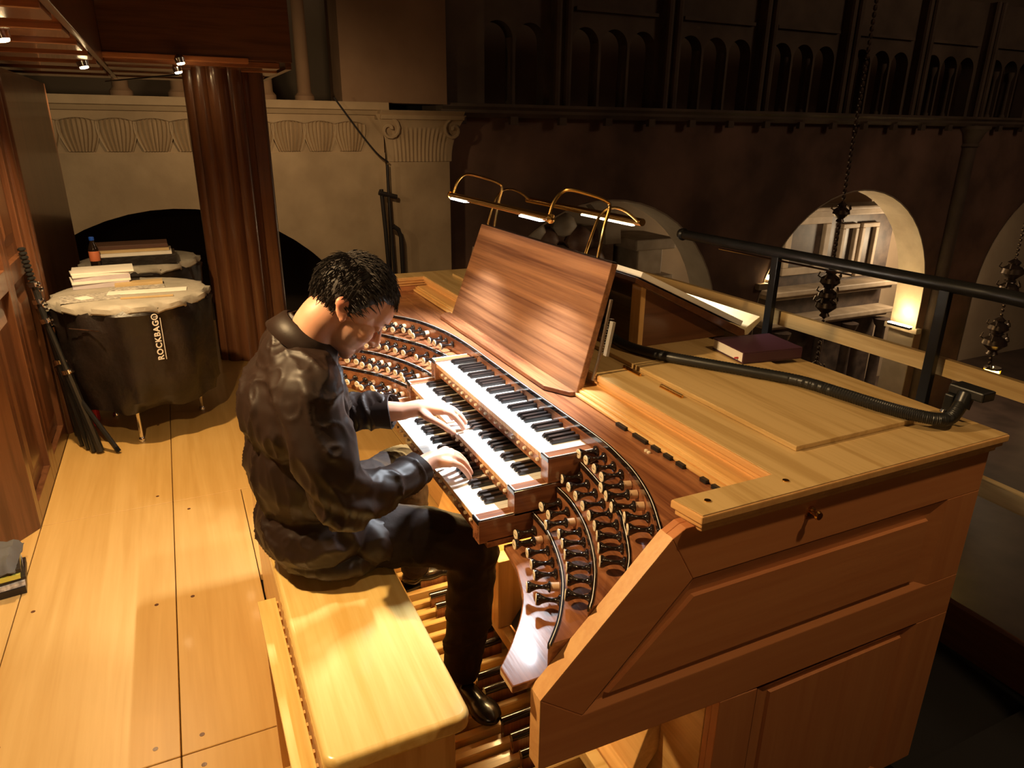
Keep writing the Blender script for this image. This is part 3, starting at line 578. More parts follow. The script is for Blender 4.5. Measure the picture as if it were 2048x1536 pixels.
for ym, zm, depth in ((0.0, .82, .115), (.100, .885, .112), (.197, .959, .146)):
    g = G(); g.box(-.428, .428, ym+.012, ym+depth+.03 if depth < .14 else .345, zm-.058, zm-.0225)
    if depth < .14: pass
    man = obj('key_slip', g, W['walx'], co, bevel=.001)
    down = {(.1): (16, 19), 0.0: (21, 23), .197: ()}[ym]
    sc = 1.0 if depth > .14 else depth/.15
    for i in range(36):
        k = inst('natural_key', mw_, co, (-.423+pitch*(i+.5), ym, zm-(.006 if i in down else 0)))
        if sc != 1: k.scale = (1, (depth+.02)/.15, 1)
    for i in range(35):
        if i % 7 in (0, 1, 3, 4, 5): 
            inst('sharp_key', mb_, co, (-.423+pitch*(i+1), ym, zm))
    for i in range(20):
        inst('thumb_piston', mp_, co, (-.38+i*.04, ym+.0115, zm-.036))
    for sg in (-1, 1):
        xa, xb = (.4245, .4655) if sg > 0 else (-.4655, -.4245)
        yb = .345
        g = G(); g.box(xa, xb, ym+(-.004), yb, zm-.062 if ym == 0 else zm-.068, zm+.004); obj('key_cheek', g, W['waly'], co, bevel=.0008, seg=1)
        xo = xb-.0035 if sg > 0 else xa
        xc = xb if sg > 0 else xa+.0035
        ye = min(ym+.105, .345) if ym < .15 else .335
        for dx, mt_, nm in ((0, P['ebony'], 'cheek_line'), (.0036, P['whiteline'], 'cheek_inlay')):
            g = G(); dd = dx*(1 if sg > 0 else -1)
            g.box(xo-dd if sg > 0 else xo-dd, xc-dd, ym-.0055+dx, ye, zm+.004, zm+.0062); 
            g.box(xa+.0005, xb-.0005, ym-.0055+dx, ym-.002+dx, zm+.004, zm+.0062); obj(nm, g, mt_, co)
        g = G(); g.box(xa, xb, ym-.0055, ym-.0035, zm-.006, zm+.0058); obj('cheek_line', g, P['ebony'], co)
g = G(); g.box(-.4655, .4655, .02, .345, .742, .762); obj('manual_bed', g, W['walx'], co)
g = G(); g.box(-.423, .423, .3435, .349, .959, .998); obj('manual_back', g, W['walx'], co)
for i in range(12):
    g = G(); g.lathe([(.004, 0), (.004, .004), (.003, .005)], (-.36+i*.065, .343, .982), (0, -1, 0), n=8); obj('screw', g, P['brass'], co, smooth=True)
# lock on the side, swell shoe brackets
t = co
g = G(); g.lathe([(.012, 0), (.012, .004), (.006, .006), (.006, .018), (.011, .022), (.009, .027)], (XO, .572, .988), (1, 0, 0), n=12); obj('lock_knob', g, P['brass'], co, smooth=True)
g = G(); g.prism([(.965, .56), (.965, .60), (.972, .60), (.972, .56)], 'z', .970, .978); obj('lock_plate', g, P['brass'], co)
# knee board structure, toe studs, crescendo shoes behind the pedals
g = G(); g.prism([(.22, .155), (.30, .155), (.385, .42), (.385, .20), (.33, .12), (.22, .12)], 'x', -.75, .78); obj('toe_board', g, W['oakx'], co, bevel=.003)
g = G(); g.box(-.75, .78, .20, .235, .155, .20); obj('toe_rail', g, W['pedal'], co, bevel=.003)
g = G(); g.box(.10, .16, .19, .37, .20, .46); obj('toe_bracket', g, W['oakz'], co, bevel=.003)
for x, z in ((.0, .30), (.05, .25), (-.08, .30), (-.16, .30), (.24, .30), (.32, .30)):
    g = G(); g.lathe([(.010, 0), (.010, .03), (.019, .035), (.021, .05), (.014, .058)], (x, .315, z), (0, -1, .5), n=14); obj('toe_stud', g, P['brass'], co, smooth=True)
for x in (.22,):
    g = G(); M1 = Matrix.Translation((x, .25, .2)) @ Matrix.Rotation(math.radians(55), 4, 'X'); g.box(-.05, .05, -.0, .16, .0, .03, M1); obj('swell_shoe', g, P['blackrubber'], co, bevel=.01)
g = G(); g.box(.86, .92, .40, .46, .001, .72); obj('corner_post', g, W['oakz'], co, bevel=.003)
g = G(); g.box(-1.44, .925, .42, 1.15, .002, .02); obj('base_board', g, W['oakx'], co)
g = G(); g.box(-.60, .70, .355, .375, .708, .722); obj('lamp_rail', g, W['walx'], co)
g = G(); g.box(-.58, .68, .35, .356, .708, .716); obj('pedal_lamp', g, glow('pedal_lamp_glow', (1, .7, .32), 6), co)
# ---------------------------------------------------------------- pedalboard
pb = thing('pedalboard', 'light wood organ pedalboard with black-capped sharps under the console', 'pedalboard', (0, 0, -.05))
g = G(); g.box(-.78, -.72, -.45, .30, -.078, .06); obj('side_cheek', g, W['pedal'], pb, bevel=.003)
g = G(); g.box(.93, .985, -.45, .19, -.078, .055); obj('side_cheek', g, W['pedal'], pb, bevel=.003)
g = G(); g.box(-.72, .93, -.45, -.42, -.078, .05); obj('end_rail', g, W['oakx'], pb, bevel=.003)
g = G(); g.box(-.719, .929, -.419, .33, -.078, -.070); obj('bottom_board', g, W['pedal'], pb)
g = G(); g.box(-.012, .012, -.418, .30, .0, .105); mn = g.mesh('natural_pedal', W['pedal'])
g = G(); g.box(-.011, .011, -.418, .30, .0, .085); ms0 = g.mesh('sharp_pedal', W['pedal'])
g = G(); g.box(-.0105, .0105, .075, .215, .085, .135); ms1 = g.mesh('sharp_block', W['walz'])
g = G(); g.tube([(0, .072, .142), (0, .215, .145)], .0125, 10); ms2 = g.mesh('sharp_cap', P['ebony'], smooth=True)
x = -.69; i = 0
while x < .91:
    o = inst('natural_pedal', mn, pb, (x, 0, -.02))
    b = o.modifiers.new('b', 'BEVEL'); b.width = .003; b.segments = 1
    if i % 7 not in (2, 6) and x+.033 < .90:
        s = inst('sharp_pedal', ms0, pb, (x+.0325, 0, -.02))
        for m_, nm in ((ms1, 'sharp_block'), (ms2, 'sharp_cap')):
            q = bpy.data.objects.new(nm, m_); C.objects.link(q); q.parent = s
    x += .065; i += 1
# ---------------------------------------------------------------- bench
bn = thing('organ_bench', 'glossy light wood organ bench on which the man sits', 'bench', (0, -.31, 0))
def rrect(x0, x1, y0, y1, r, n=6):
    out = []
    for cx, cy, a in ((x1-r, y1-r, 0), (x0+r, y1-r, 90), (x0+r, y0+r, 180), (x1-r, y0+r, 270)): out += arcpts(cx, cy, r, a, a+90, n)
    return out
g = G(); g.prism(rrect(-.72, .785, -.478, -.152, .035), 'z', .505, .55); obj('seat', g, W['bench'], bn, bevel=.014, seg=4, smooth=True)
for xa in (-.66, .70):
    g = G(); g.box(xa, xa+.03, -.455, -.175, .0, .505); obj('end_panel', g, W['oakz'], bn, bevel=.003)
g = G(); g.box(-.63, .70, -.215, -.19, .34, .505); obj('apron', g, W['oakx'], bn, bevel=.003)
g = G(); g.box(-.665, .735, -.476, -.456, .001, .505); obj('back_panel', g, W['oakx'], bn, bevel=.003)
# notched board beside the bench
sb = thing('hinged_shelf_board', 'pale narrow wooden board with notched edge alongside the near end of the bench', 'board', (.5, -.51, 0))
g = G(); g.box(.10, 1.30, -.535, -.4855, .478, .497); obj('board', g, W['bench'], sb, bevel=.002)
for k in range(30):
    g = G(); g.box(.118+.04*k, .128+.04*k, -.4855, -.4815, .478, .495); obj('notch_tooth', g, W['oakx'], sb)
for xa in (.20, 1.15):
    g = G(); g.box(xa, xa+.03, -.532, -.505, .001, .478); obj('support', g, W['oakz'], sb)
# ---------------------------------------------------------------- music desk, lamps, lecterns
md = thing('music_desk', 'large tilted walnut music desk with bottom ledge above the keyboards', 'music desk', (-.33, .45, 1.0))
d0, d1 = Vector((0, .437, 1.008)), Vector((0, .520, 1.408)); dn = Vector((0, -(d1-d0).z, (d1-d0).y)).normalized(); th = .022
g = G(); pl_ = []
for (xx, q) in ((-.895, d0), (.182, d0), (.212, d1), (-.752, d1)): pl_.append(Vector((xx, q.y, q.z)))
bk = [p-dn*th for p in pl_]
g.add(pl_+bk, [(0, 1, 2, 3), (7, 6, 5, 4), (0, 4, 5, 1), (1, 5, 6, 2), (2, 6, 7, 3), (3, 7, 4, 0)]); obj('panel', g, W['desk'], md, bevel=.0025)
e = (d1-d0).normalized()
g = G(); pa, pb_ = Vector((-.751, d1.y, d1.z)), Vector((.211, d1.y, d1.z))
g.add([pa+e*.001, pb_+e*.001, pb_-dn*.022+e*.001, pa-dn*.022+e*.001, pa+e*.004, pb_+e*.004, pb_-dn*.022+e*.004, pa-dn*.022+e*.004], [(0, 1, 5, 4), (1, 2, 6, 5), (2, 3, 7, 6), (3, 0, 4, 7), (4, 5, 6, 7), (3, 2, 1, 0)]); obj('edge_strip', g, P['ebony'], md)
g = G(); g.prism([(-.90, .432), (-.90, .405), (-.86, .372), (.095, .372), (.178, .418), (.182, .436)], 'z', 1.0025, 1.017); obj('ledge', g, W['walx'], md, bevel=.002)
for x in (-.86, .205):
    g = G(); g.tube([(x, .53, 1.30), (x, .498, 1.12), (x, .480, 1.058), (x, .500, 1.051), (x, .545, 1.0585), ], .0055, 8); obj('support_rod', g, P['oldbrass'], md, smooth=True)
lampB = thing('brass_desk_lamp', 'brass picture lamp with white light over the front music desk', 'lamp', (-.26, .52, 1.41))
for x in (-.646, .12):
    pth = spline([(x, .527, 1.395), (x, .547, 1.50), (x, .562, 1.556), (x, .545, 1.574), (x, .50, 1.590), (x, .43, 1.607), (x, .40, 1.602), (x, .375, 1.575), (x, .362, 1.540)], 5)
    g = G(); g.tube(pth, .0052, 8); obj('stem', g, P['brass'], lampB, smooth=True)
g = G(); g.tube([(-.66, .358, 1.532), (.13, .358, 1.532)], .0105, 10); g.lathe([(.013, 0), (.014, .006), (.004, .014)], (.13, .358, 1.532), (1, 0, 0), n=10); g.lathe([(.013, 0), (.014, .006), (.004, .014)], (-.66, .358, 1.532), (-1, 0, 0), n=10); obj('lamp_tube', g, P['brass'], lampB, smooth=True)
for xa, xb in ((-.645, -.50), (-.05, .085)):
    g = G(); g.box(xa, xb, .348, .366, 1.519, 1.5228); obj('led_strip', g, LED, lampB)
    lt = light('desk_lamp_light', 'AREA', ((xa+xb)/2, .357, 1.517), 11, (.86, .93, 1.0), ((xa+xb)/2, .12, .9), .14, sy=.018)
lampC = thing('brass_desk_lamp', 'second brass picture lamp behind the music desk, turned to the rear lectern', 'lamp', (-.6, .75, 1.3))
for x in (-1.06, -.20):
    pth = spline([(x-.02, .60, 1.09), (x, .70, 1.42), (x, .74, 1.50), (x, .79, 1.515), (x, .84, 1.50), (x, .89, 1.465)], 5)
    g = G(); g.tube(pth, .005, 8); obj('stem', g, P['brass'], lampC, smooth=True)
g = G(); g.tube([(-1.10, .90, 1.462), (-.184, .90, 1.462)], .0135, 10); obj('lamp_tube', g, P['brass'], lampC, smooth=True)
g = G(); g.box(-.6, -.24, .893, .907, 1.443, 1.4485); obj('led_strip', g, glow('warm_led', (1, .9, .7), 5), lampC)
light('rear_lamp_light', 'AREA', (-.42, .90, 1.44), 9, (1, .92, .78), (-.3, 1.0, 1.1), .34, sy=.02)
# rear lectern: sloping board carried by a wedge-shaped side
lt_ = thing('rear_lectern', 'dark wooden wedge-shaped lectern behind the music desk, sloping to the back', 'lectern', (-.2, .9, zt+.013))
x = .05
pf = [(.745, 1.0835), (.765, 1.0835), (.765, 1.29), (.745, 1.30)]
A_, B_ = Vector((0, .722, 1.335)), Vector((0, 1.175, 1.095))
g = G(); g.prism([(.765, 1.0835), (1.12, 1.0835), (1.12, 1.10), (.765, 1.295)], 'x', x-.02, x); obj('side_wedge', g, W['mahy'], lt_)
g = G(); g.prism(pf, 'x', x-.05, x+.003); obj('front_post', g, W['oakz'], lt_, bevel=.002)
g = G(); g.prism([(.765, 1.0835), (1.12, 1.0835), (1.12, 1.10), (.765, 1.295)], 'x', -1.0, -.98); obj('side_wedge', g, W['mahy'], lt_)
g = G(); g.prism([(.205, .272), (.205, .272)], 'x', 0, 0) if 0 else g.prism([(1.190, 1.0840), (1.203, 1.0840), (1.262, 1.135), (1.250, 1.147), (1.182, 1.107)], 'x', -1.05, x+.03); obj('book_ledge', g, W['pale'], lt_, bevel=.002)
g = G(); g.prism([(.700, 1.312), (.700, 1.330), (1.19, 1.103), (1.185, 1.0835), (1.16, 1.0835)], 'x', -1.05, x+.03); obj('board', g, W['mahx'], lt_, bevel=.003)
g = G(); g.prism([(.722, 1.326), (1.17, 1.1185), (1.178, 1.136), (.730, 1.3435)], 'x', -.30, x+.025); 
obj('open_score', g, P['paper'], loc=(0, .95, 1.2), bevel=.001, label='thick open book of white pages lying on the sloping rear lectern', cat='book')
g = G(); g.prism([(.690, 1.335), (.70, 1.352), (.78, 1.325), (.77, 1.300)], 'x', -.9, -.32); obj('score_booklet', g, P['paper'], loc=(-.6, .72, 1.33), label='white booklet lying along the top of the rear lectern', cat='booklet')
# spiral notebook behind the desk, book, gooseneck
g = G(); Mn = Matrix.Translation((.212, .505, 1.135)) @ Matrix.Rotation(math.radians(-10), 4, 'X'); g.box(.004, .020, 0, .010, 0, .105, Mn)
t = thing('spiral_notebook', 'small spiral-bound notebook wedged behind the right edge of the music desk', 'notebook', (.22, .505, 1.135))
obj('pages', g, P['greycloth0'], t)
g = G()
for k in range(14): g.tube([tuple(Mn @ Vector((-.002+.004*math.cos(a), .006+.010*math.sin(a), .006+.008*k))) for a in [i*PI/3 for i in range(7)]], .0009, 4)
obj('spiral_binding', g, P['chrome'], t, kind='stuff')
t = thing('hymn_book', 'thick dark purple book lying flat on the console top', 'book', (.29, 1.02, zt+.0135))
Mb = Matrix.Translation((.252, .96, zt+.014)) @ Matrix.Rotation(math.radians(-8), 4, 'Z')
P['purple'] = plain('purple_leather', (0.06, 0.022, 0.035), .4)
g = G(); g.box(-.085, .078, .0, .21, .004, .034, Mb); obj('page_block', g, P['paper'], t)
g = G(); g.box(-.088, .084, -.003, .215, 0, .004, Mb); g.box(-.088, .084, -.003, .215, .034, .038, Mb); g.box(.078, .085, -.003, .215, .004, .034, Mb); obj('cover', g, P['purple'], t, bevel=.001)
g = G(); g.box(.050, .056, -.012, .0, .010, .014, Mb); obj('ribbon', g, plain('red_ribbon', (.5, .02, .03), .6), t)
gn = thing('gooseneck_arm', 'long black flexible gooseneck arm lying across the console top', 'flexible arm', (.5, .85, zt))
zz = zt+.013+.0175
pth = spline([(-.15, .70, 1.25), (-.115, .69, 1.17), (-.05, .69, zz+.018), (.06, .692, zz), (.20, .735, zz), (.309, .80, zz), (.43, .878, zz), (.552, .95, zz), (.67, .975, zz), (.775, .993, zz), (.85, 1.015, zz), (.905, 1.045, zz), (.915, 1.085, zz), (.91, 1.125, zz+.03)], 6)
g = G(); rr = []; pp = []
for i in range(len(pth)-1):
    for j in range(5):
        pp.append(pth[i].lerp(pth[i+1], j/5)); rr.append(.0155 if (i*5+j) % 2 else .0170)
g.tube(pp, rr, 12); obj('flexible_neck', g, P['blackrubber'], gn, smooth=True)
g = G(); g.tube([(.91, 1.125, zz+.02), (.908, 1.14, zz+.055)], .02, 12); obj('clamp_collar', g, P['blackmetal'], gn, smooth=True)
g = G(); g.box(.865, .955, 1.13, 1.18, zz+.045, zz+.07); g.box(.865, .89, 1.12, 1.17, zz-.012, zz+.045); obj('clamp', g, P['blackmetal'], gn, bevel=.004)
g = G(); g.lathe([(.009, 0), (.012, .006), (.009, .012)], (.873, 1.125, zz-.010), n=10); obj('clamp_screw', g, P['chrome'], gn, smooth=True)
# ---------------------------------------------------------------- railing behind the console
rl = thing('railing', 'black metal railing with wooden board behind the console', 'railing', (0, 1.6, 0))
R0, R1, R2, R3 = Vector((-.83, 1.615, 1.30)), Vector((-.258, 1.641, 1.30)), Vector((.46, 1.672, 1.30)), Vector((1.3, 1.60, 1.30))
g = G(); g.tube(spline([R0, R1, R2, Vector((.694, 1.675, 1.30)), R3, Vector((2.0, 1.45, 1.30))], 6), .0225, 14); g.lathe([(.024, 0), (.030, .01), (.026, .03), (.008, .045)], R0, (-1, 0, 0), n=12); obj('handrail', g, P['blackmetal'], rl, smooth=True)
for p in (R1, R2, R3):
    g = G(); g.box(p.x-.018, p.x+.018, p.y-.012, p.y+.012, -.3, 1.285); obj('post', g, P['blackmetal'], rl, bevel=.002)
bpts = [(-1.35, 1.66), (-.95, 1.69), (-.45, 1.70), (-.258, 1.70), (.1, 1.71), (.46, 1.715), (.8, 1.70), (1.3, 1.64), (2.0, 1.5)]
g = G(); g.wall(bpts[:6], .985, 1.045, .022); obj('rail_board', g, W['lid'], rl)
g = G(); g.wall(bpts[5:], .985, 1.045, .022); obj('rail_board', g, W['lid'], rl)
g = G(); g.wall([(.35, 1.78), (.9, 1.76), (1.6, 1.70)], .60, .66, .04); obj('parapet_ledge', g, W['lid'], rl)
g = G(); g.tube([R0+Vector((.25, 0, -.03)), Vector((.1, 1.655, 1.27))], .004, 6); obj('rail_wire', g, P['chrome'], rl, smooth=True)
g = G(); g.wall([(-5.3, 1.86), (-1.2, 1.86), (.5, 1.86), (2.2, 1.86)], -1.0, .10, .03); obj('parapet_panel', g, W['mahx'], rl)
# ---------------------------------------------------------------- timpani with covers, papers, stands
P['cover'] = plain('black_nylon_cover', (0.010, 0.007, 0.006), .40, c2=(0.020, 0.013, 0.011), nscale=6, bump=.35, bscale=14)
P['greycloth'] = plain('grey_cover_cloth', (0.36, 0.33, 0.28), .6, c2=(0.46, 0.42, 0.36), nscale=7, bump=.3, bscale=18)
def timpano(x, y, zt_, r, label, writing):
    t = thing('timpani_drum', label, 'drum', (x, y, 0))
    g = G(); n = 72; prof = [(1.0, zt_-.035), (1.03, zt_-.06), (1.02, zt_-.2), (1.035, zt_-.42), (1.0, zt_-.56), (.93, zt_-.63), (.55, zt_-.66)]
    vs = []; k = len(prof)
    for i, (q, z) in enumerate(prof):
        for j in range(n):
            a = 2*PI*j/n; w = (.012*math.sin(a*9+i*.7)+.009*math.sin(a*17-i*1.3)+.015*math.sin(a*4+i*2)) * (0 if i == 0 else 1)
            zz_ = z+(.012*math.sin(a*7) if i in (4, 5) else 0)
            vs.append((x+(r*q+w)*math.cos(a), y+(r*q+w)*math.sin(a), zz_))
    g.add(vs, [(i*n+j, i*n+(j+1) % n, (i+1)*n+(j+1) % n, (i+1)*n+j) for i in range(k-1) for j in range(n)]+[tuple(range((k-1)*n, k*n))])
    obj('bag_cover', g, P['cover'], t, smooth=True)
    g = G(); vs = []; prof = [(0, zt_), (.5, zt_+.001), (.9, zt_), (.985, zt_-.003), (1.035, zt_-.02), (1.04, zt_-.045), (1.02, zt_-.055)]
    for i, (q, z) in enumerate(prof):
        for j in range(n):
            a = 2*PI*j/n; w = (.010*math.sin(a*13)+.007*math.sin(a*29+1)) if i > 3 else 0
            vs.append((x+(r*q+w)*math.cos(a), y+(r*q+w)*math.sin(a), z+(w*.9 if i > 3 else 0)))
    g.add(vs, [(i*n+j, i*n+(j+1) % n, (i+1)*n+(j+1) % n, (i+1)*n+j) for i in range(len(prof)-1) for j in range(n)])
    obj('head_cover', g, P['greycloth'], t, smooth=True)
    for a in (-12, 108, 228):
        ca, sa = math.cos(math.radians(a)), math.sin(math.radians(a)); g = G()
        g.tube([(x+.30*ca, y+.30*sa, .26), (x+.30*ca, y+.30*sa, .03)], .011, 8); g.lathe([(.018, 0), (.02, .015), (.012, .03)], (x+.30*ca, y+.30*sa, .001), n=10); obj('leg', g, P['chrome'], t, smooth=True)
    g = G(); g.tube([(x+.45*math.cos(-.75), y+.45*math.sin(-.75), zt_-.12), (x+.455*math.cos(-.35), y+.455*math.sin(-.35), zt_-.125)], .004, 6); obj('cover_zip', g, P['chrome'], t, smooth=True)
    if writing:
        tx = bpy.data.curves.new('w', 'FONT'); tx.body = 'ROCKBAG\u00ae'; tx.size = .044; tx.extrude = .0; tx.space_character = 1.15; tx.offset = .0012
        to = bpy.data.objects.new('w', tx); C.objects.link(to); dg = bpy.context.evaluated_depsgraph_get(); me = bpy.data.meshes.new_from_object(to.evaluated_get(dg)); bpy.data.objects.remove(to)
        g = G(); a0 = math.radians(17); rr_ = r*1.035+.028
        def wrap(px_, py_): a = a0+(-py_)/rr_*-1; return (x+rr_*math.cos(a), y+rr_*math.sin(a), zt_-.322+px_)
        g.add([wrap(v.co.x, -v.co.y) for v in me.vertices], [tuple(p.vertices) for p in me.polygons])
        xm = max(v.co.x for v in me.vertices)
        g.add([wrap(.0, .010), wrap(xm*.9, .010), wrap(xm*.9, .0135), wrap(0, .0135)], [(0, 1, 2, 3)])
        o = obj('lettering', g, P['paper'], t); md_ = o.modifiers.new('s', 'SOLIDIFY'); md_.thickness = .002; bpy.data.meshes.remove(me)
    return t
timpano(-2.76, -.89, .85, .405, 'nearer kettledrum in a black bag with grey top cover, papers on it', True)
timpano(-3.80, -.86, .875, .37, 'rear kettledrum in a black bag behind the nearer one', False)
def slab_(name, cx, cy, z, w, d, h, rot, mat, label, cat, group=None, extra=None, bev=.001):
    M_ = Matrix.Translation((cx, cy, z)) @ Matrix.Rotation(math.radians(rot), 4, 'Z'); g = G(); g.box(-w/2, w/2, -d/2, d/2, 0, h, M_)
    return obj(name, g, mat, loc=(cx, cy, z), bevel=bev, label=label, cat=cat, group=group)
P['tan'] = plain('tan_cardboard', (0.5, 0.36, 0.18), .6); P['brown'] = plain('brown_leather', (0.10, 0.045, 0.03), .45); P['lilac'] = plain('lilac_paper', (0.50, 0.45, 0.50), .6)
P['greyprint'] = plain('printed_sheet', (0.25, 0.23, 0.21), .6, c2=(0.62, 0.58, 0.52), nscale=60, detail=2)
Z1 = .8515
slab_('sheet_music', -2.62, -1.09, Z1, .20, .30, .003, 8, P['greyprint'], 'printed grey sheet at the left front edge of the nearer drum', 'sheet')
slab_('sheet_music', -2.60, -1.12, Z1+.0035, .09, .07, .002, 30, P['paper'], 'small white note on the printed sheet, left front of the nearer drum', 'note')
slab_('paper_sheet', -2.68, -.80, Z1, .10, .42, .004, -3, P['paper'], 'long bright white sheet lying across the front of the nearer drum', 'sheet')
slab_('drumstick', -2.50, -.80, Z1, .012, .27, .010, -4, P['tan'], 'pale wooden stick in front of the long white sheet', 'stick')
slab_('gold_box', -2.90, -.85, Z1, .09, .26, .022, 2, P['tan'], 'thin yellowish case behind the long white sheet on the drum', 'box')
slab_('printed_folder', -2.80, -.86, Z1, .09, .30, .006, 3, P['greyprint'], 'dark printed folder between the long white sheet and the yellowish case', 'folder')
zs0 = Z1
for k, (w, d, h, rot, dx, dy, m, lab) in enumerate([(.22, .30, .030, 6, 0, 0, 'lilac', 'lilac folder at the bottom of the paper stack on the drum'), (.21, .31, .014, 9, .01, .0, 'paper', 'thin white booklet second from the bottom of the paper stack'),
        (.22, .30, .022, 5, -.01, .01, 'lilac', 'lilac booklet in the middle of the paper stack'), (.20, .30, .014, 10, .0, .0, 'paper', 'white booklet just under the loose top papers of the stack'), (.23, .33, .010, 4, -.02, .02, 'paper', 'loose white papers on the very top of the paper stack')]):
    slab_('booklet', -3.0+dx, -1.06+dy, zs0, w, d, h, rot, P[m], lab, 'papers', 'stacked papers on the drum'); zs0 += h+.0008
Z2 = .8765
slab_('case_box', -3.60, -.88, Z2, .26, .50, .062, 1, P['cover'], 'long dark flat case on the rear drum, under the pale book', 'case')
slab_('book', -3.60, -.89, Z2+.063, .25, .48, .020, 1, P['paper'], 'pale book on top of the dark flat case', 'book')
slab_('book', -3.62, -.90, Z2+.084, .22, .47, .018, 2, P['tan'], 'tan book below the brown one on the rear drum', 'book')
slab_('book', -3.64, -.90, Z2+.103, .22, .46, .026, 1, P['brown'], 'reddish brown book topmost on the rear drum', 'book')
t = thing('drink_bottle', 'small dark drink bottle with orange label and blue cap on the rear drum', 'bottle', (-3.45, -1.11, Z2))
bx, by = -3.45, -1.11
g = G(); g.lathe([(.026, 0), (.031, .006), (.031, .12), (.026, .14), (.013, .175), (.012, .185)], (bx, by, Z2), n=16); obj('bottle_body', g, plain('cola_plastic', (0.02, 0.012, 0.008), .1, coat=.5), t, smooth=True)
g = G(); g.lathe([(.0315, .05), (.0322, .052), (.0322, .112), (.0315, .114)], (bx, by, Z2), n=16); obj('bottle_label', g, plain('orange_label', (0.75, 0.22, 0.10), .5), t, smooth=True)
g = G(); g.lathe([(.015, .183), (.016, .185), (.016, .203), (.013, .206)], (bx, by, Z2), n=16); obj('cap', g, plain('blue_cap', (0.02, 0.12, 0.75), .35), t, smooth=True)
# bundle of folded stands leaning on the case
def stand(label, top, feet, spiral=False):
    t = thing('folded_music_stand', label, 'stand', (feet[0][0], feet[0][1], 0), 'folded stands leaning on the organ case')
    top = Vector(top); low = Vector(feet[0]); mid = top.lerp(low, .45)
    g = G(); g.tube([top, mid], .015, 8); obj('upper_tube', g, P['blackmetal'], t, smooth=True)
    g = G(); g.tube([mid, low], .021, 8); obj('lower_tube', g, P['blackmetal'], t, smooth=True)
    for q in (0.0, .12, .45):
        p = top.lerp(low, q); g = G(); g.lathe([(.018, -.014), (.028, -.012), (.028, .012), (.018, .016)], p, low-top, n=10); g.tube([p, p+Vector((.04, .035, .01))], .006, 6); obj('clamp_knob', g, P['chrome'], t, smooth=True)
    for f in feet[1:]:
        g = G(); f = Vector(f); st = top.lerp(low, .62); g.tube([st, f], .014, 8); g.lathe([(.014, 0), (.014, .03), (.008, .035)], f, st-f, n=8); obj('leg', g, P['blackmetal'], t, smooth=True)
    if spiral:
        g = G(); d = (top-low).normalized()
        for k in range(9): g.lathe([(.012, 0), (.02, .006), (.02, .014), (.012, .02)], top+d*.022*k, d, n=8)
        obj('ribbed_grip', g, P['blackrubber'], t, smooth=True)
    return t
stand('black stand with ribbed grip, tallest of the bundle leaning on the organ case', (-2.50, -1.325, .97), [(-2.46, -1.225, .012), (-2.60, -1.28, .012), (-2.42, -1.19, .012)], True)
stand('folded black stand in the middle of the leaning bundle', (-2.56, -1.325, .93), [(-2.53, -1.262, .012), (-2.62, -1.22, .012), (-2.50, -1.235, .012)])
stand('folded black stand with knob, nearest to the kettledrum in the leaning bundle', (-2.48, -1.318, .88), [(-2.385, -1.165, .012), (-2.34, -1.07, .012), (-2.40, -1.20, .012)])
stand('shorter folded black stand farthest back in the leaning bundle, against the case panel', (-2.66, -1.33, .80), [(-2.70, -1.30, .012), (-2.66, -1.27, .012), (-2.74, -1.29, .012)])
t = thing('red_bag', 'small red bag on the floor behind the leaning stands', 'bag', (-2.90, -1.26, 0))
g = G(); g.prism([(-2.97, .001), (-2.82, .001), (-2.84, .15), (-2.94, .14)], 'y', -1.31, -1.20); obj('bag_body', g, plain('red_fabric', (.65, .03, .04), .6), t, bevel=.01)
g = G(); g.tube([(-2.93, -1.25, .14), (-2.92, -1.25, .19), (-2.86, -1.25, .19), (-2.85, -1.25, .15)], .006, 6); obj('handle', g, P['blackrubber'], t, smooth=True)
# stack at the left edge of the frame
sx, sy = -1.155, -1.445
z0 = .001
for k, (w, d, h, m, lab, nm, cat) in enumerate([(.30, .22, .030, 'cover', 'black spiral-bound book at the bottom of the stack at the left edge', 'spiral_book', 'book'), (.28, .21, .022, 'greyprint', 'grey printed booklet in the stack at the left edge', 'booklet', 'booklet'),
        (.28, .21, .014, 'cover', 'thin black folder in the stack at the left edge', 'folder', 'folder'), (.27, .20, .020, 'yellow', 'yellow-green booklet in the stack at the left edge', 'booklet', 'booklet'), (.27, .20, .018, 'cover', 'thin black book near the top of the stack at the left edge', 'book', 'book')]):
    if m == 'yellow': P['yellow'] = plain('yellow_cover', (.55, .50, .08), .5)
    slab_(nm, sx+.006*(k % 2), sy, z0, w*.82, d*.82, h, 8+3*(k % 3), P[m], lab, cat, 'books stacked at the left edge'); z0 += h+.0006
g = G(); n = 14; vs = []
for j in range(n+1):
    for i in range(n+1):
        u, v = i/n*2-1, j/n*2-1; vs.append((sx+.115*u, sy+.085*v, z0+.03+.025*(1-u*u)*(1-v*v)+.006*math.sin(9*u+3*v)+.005*math.sin(11*v)-.028*max(abs(u), abs(v))**6))
for j in range(n+1):
    for i in range(n+1):
        u, v = i/n*2-1, j/n*2-1; vs.append((sx+.114*u, sy+.084*v, z0+.0005))
N_ = (n+1)**2; fs = [(j*(n+1)+i, j*(n+1)+i+1, (j+1)*(n+1)+i+1, (j+1)*(n+1)+i) for j in range(n) for i in range(n)]
fs += [tuple(N_+q for q in f[::-1]) for f in fs]
ed = [i for i in range(n)]+[(i)*(n+1)+n for i in range(n)]+[n*(n+1)+n-i for i in range(n)]+[(n-i)*(n+1) for i in range(n)]
fs += [(ed[i], ed[(i+1) % len(ed)], N_+ed[(i+1) % len(ed)], N_+ed[i]) for i in range(len(ed))]
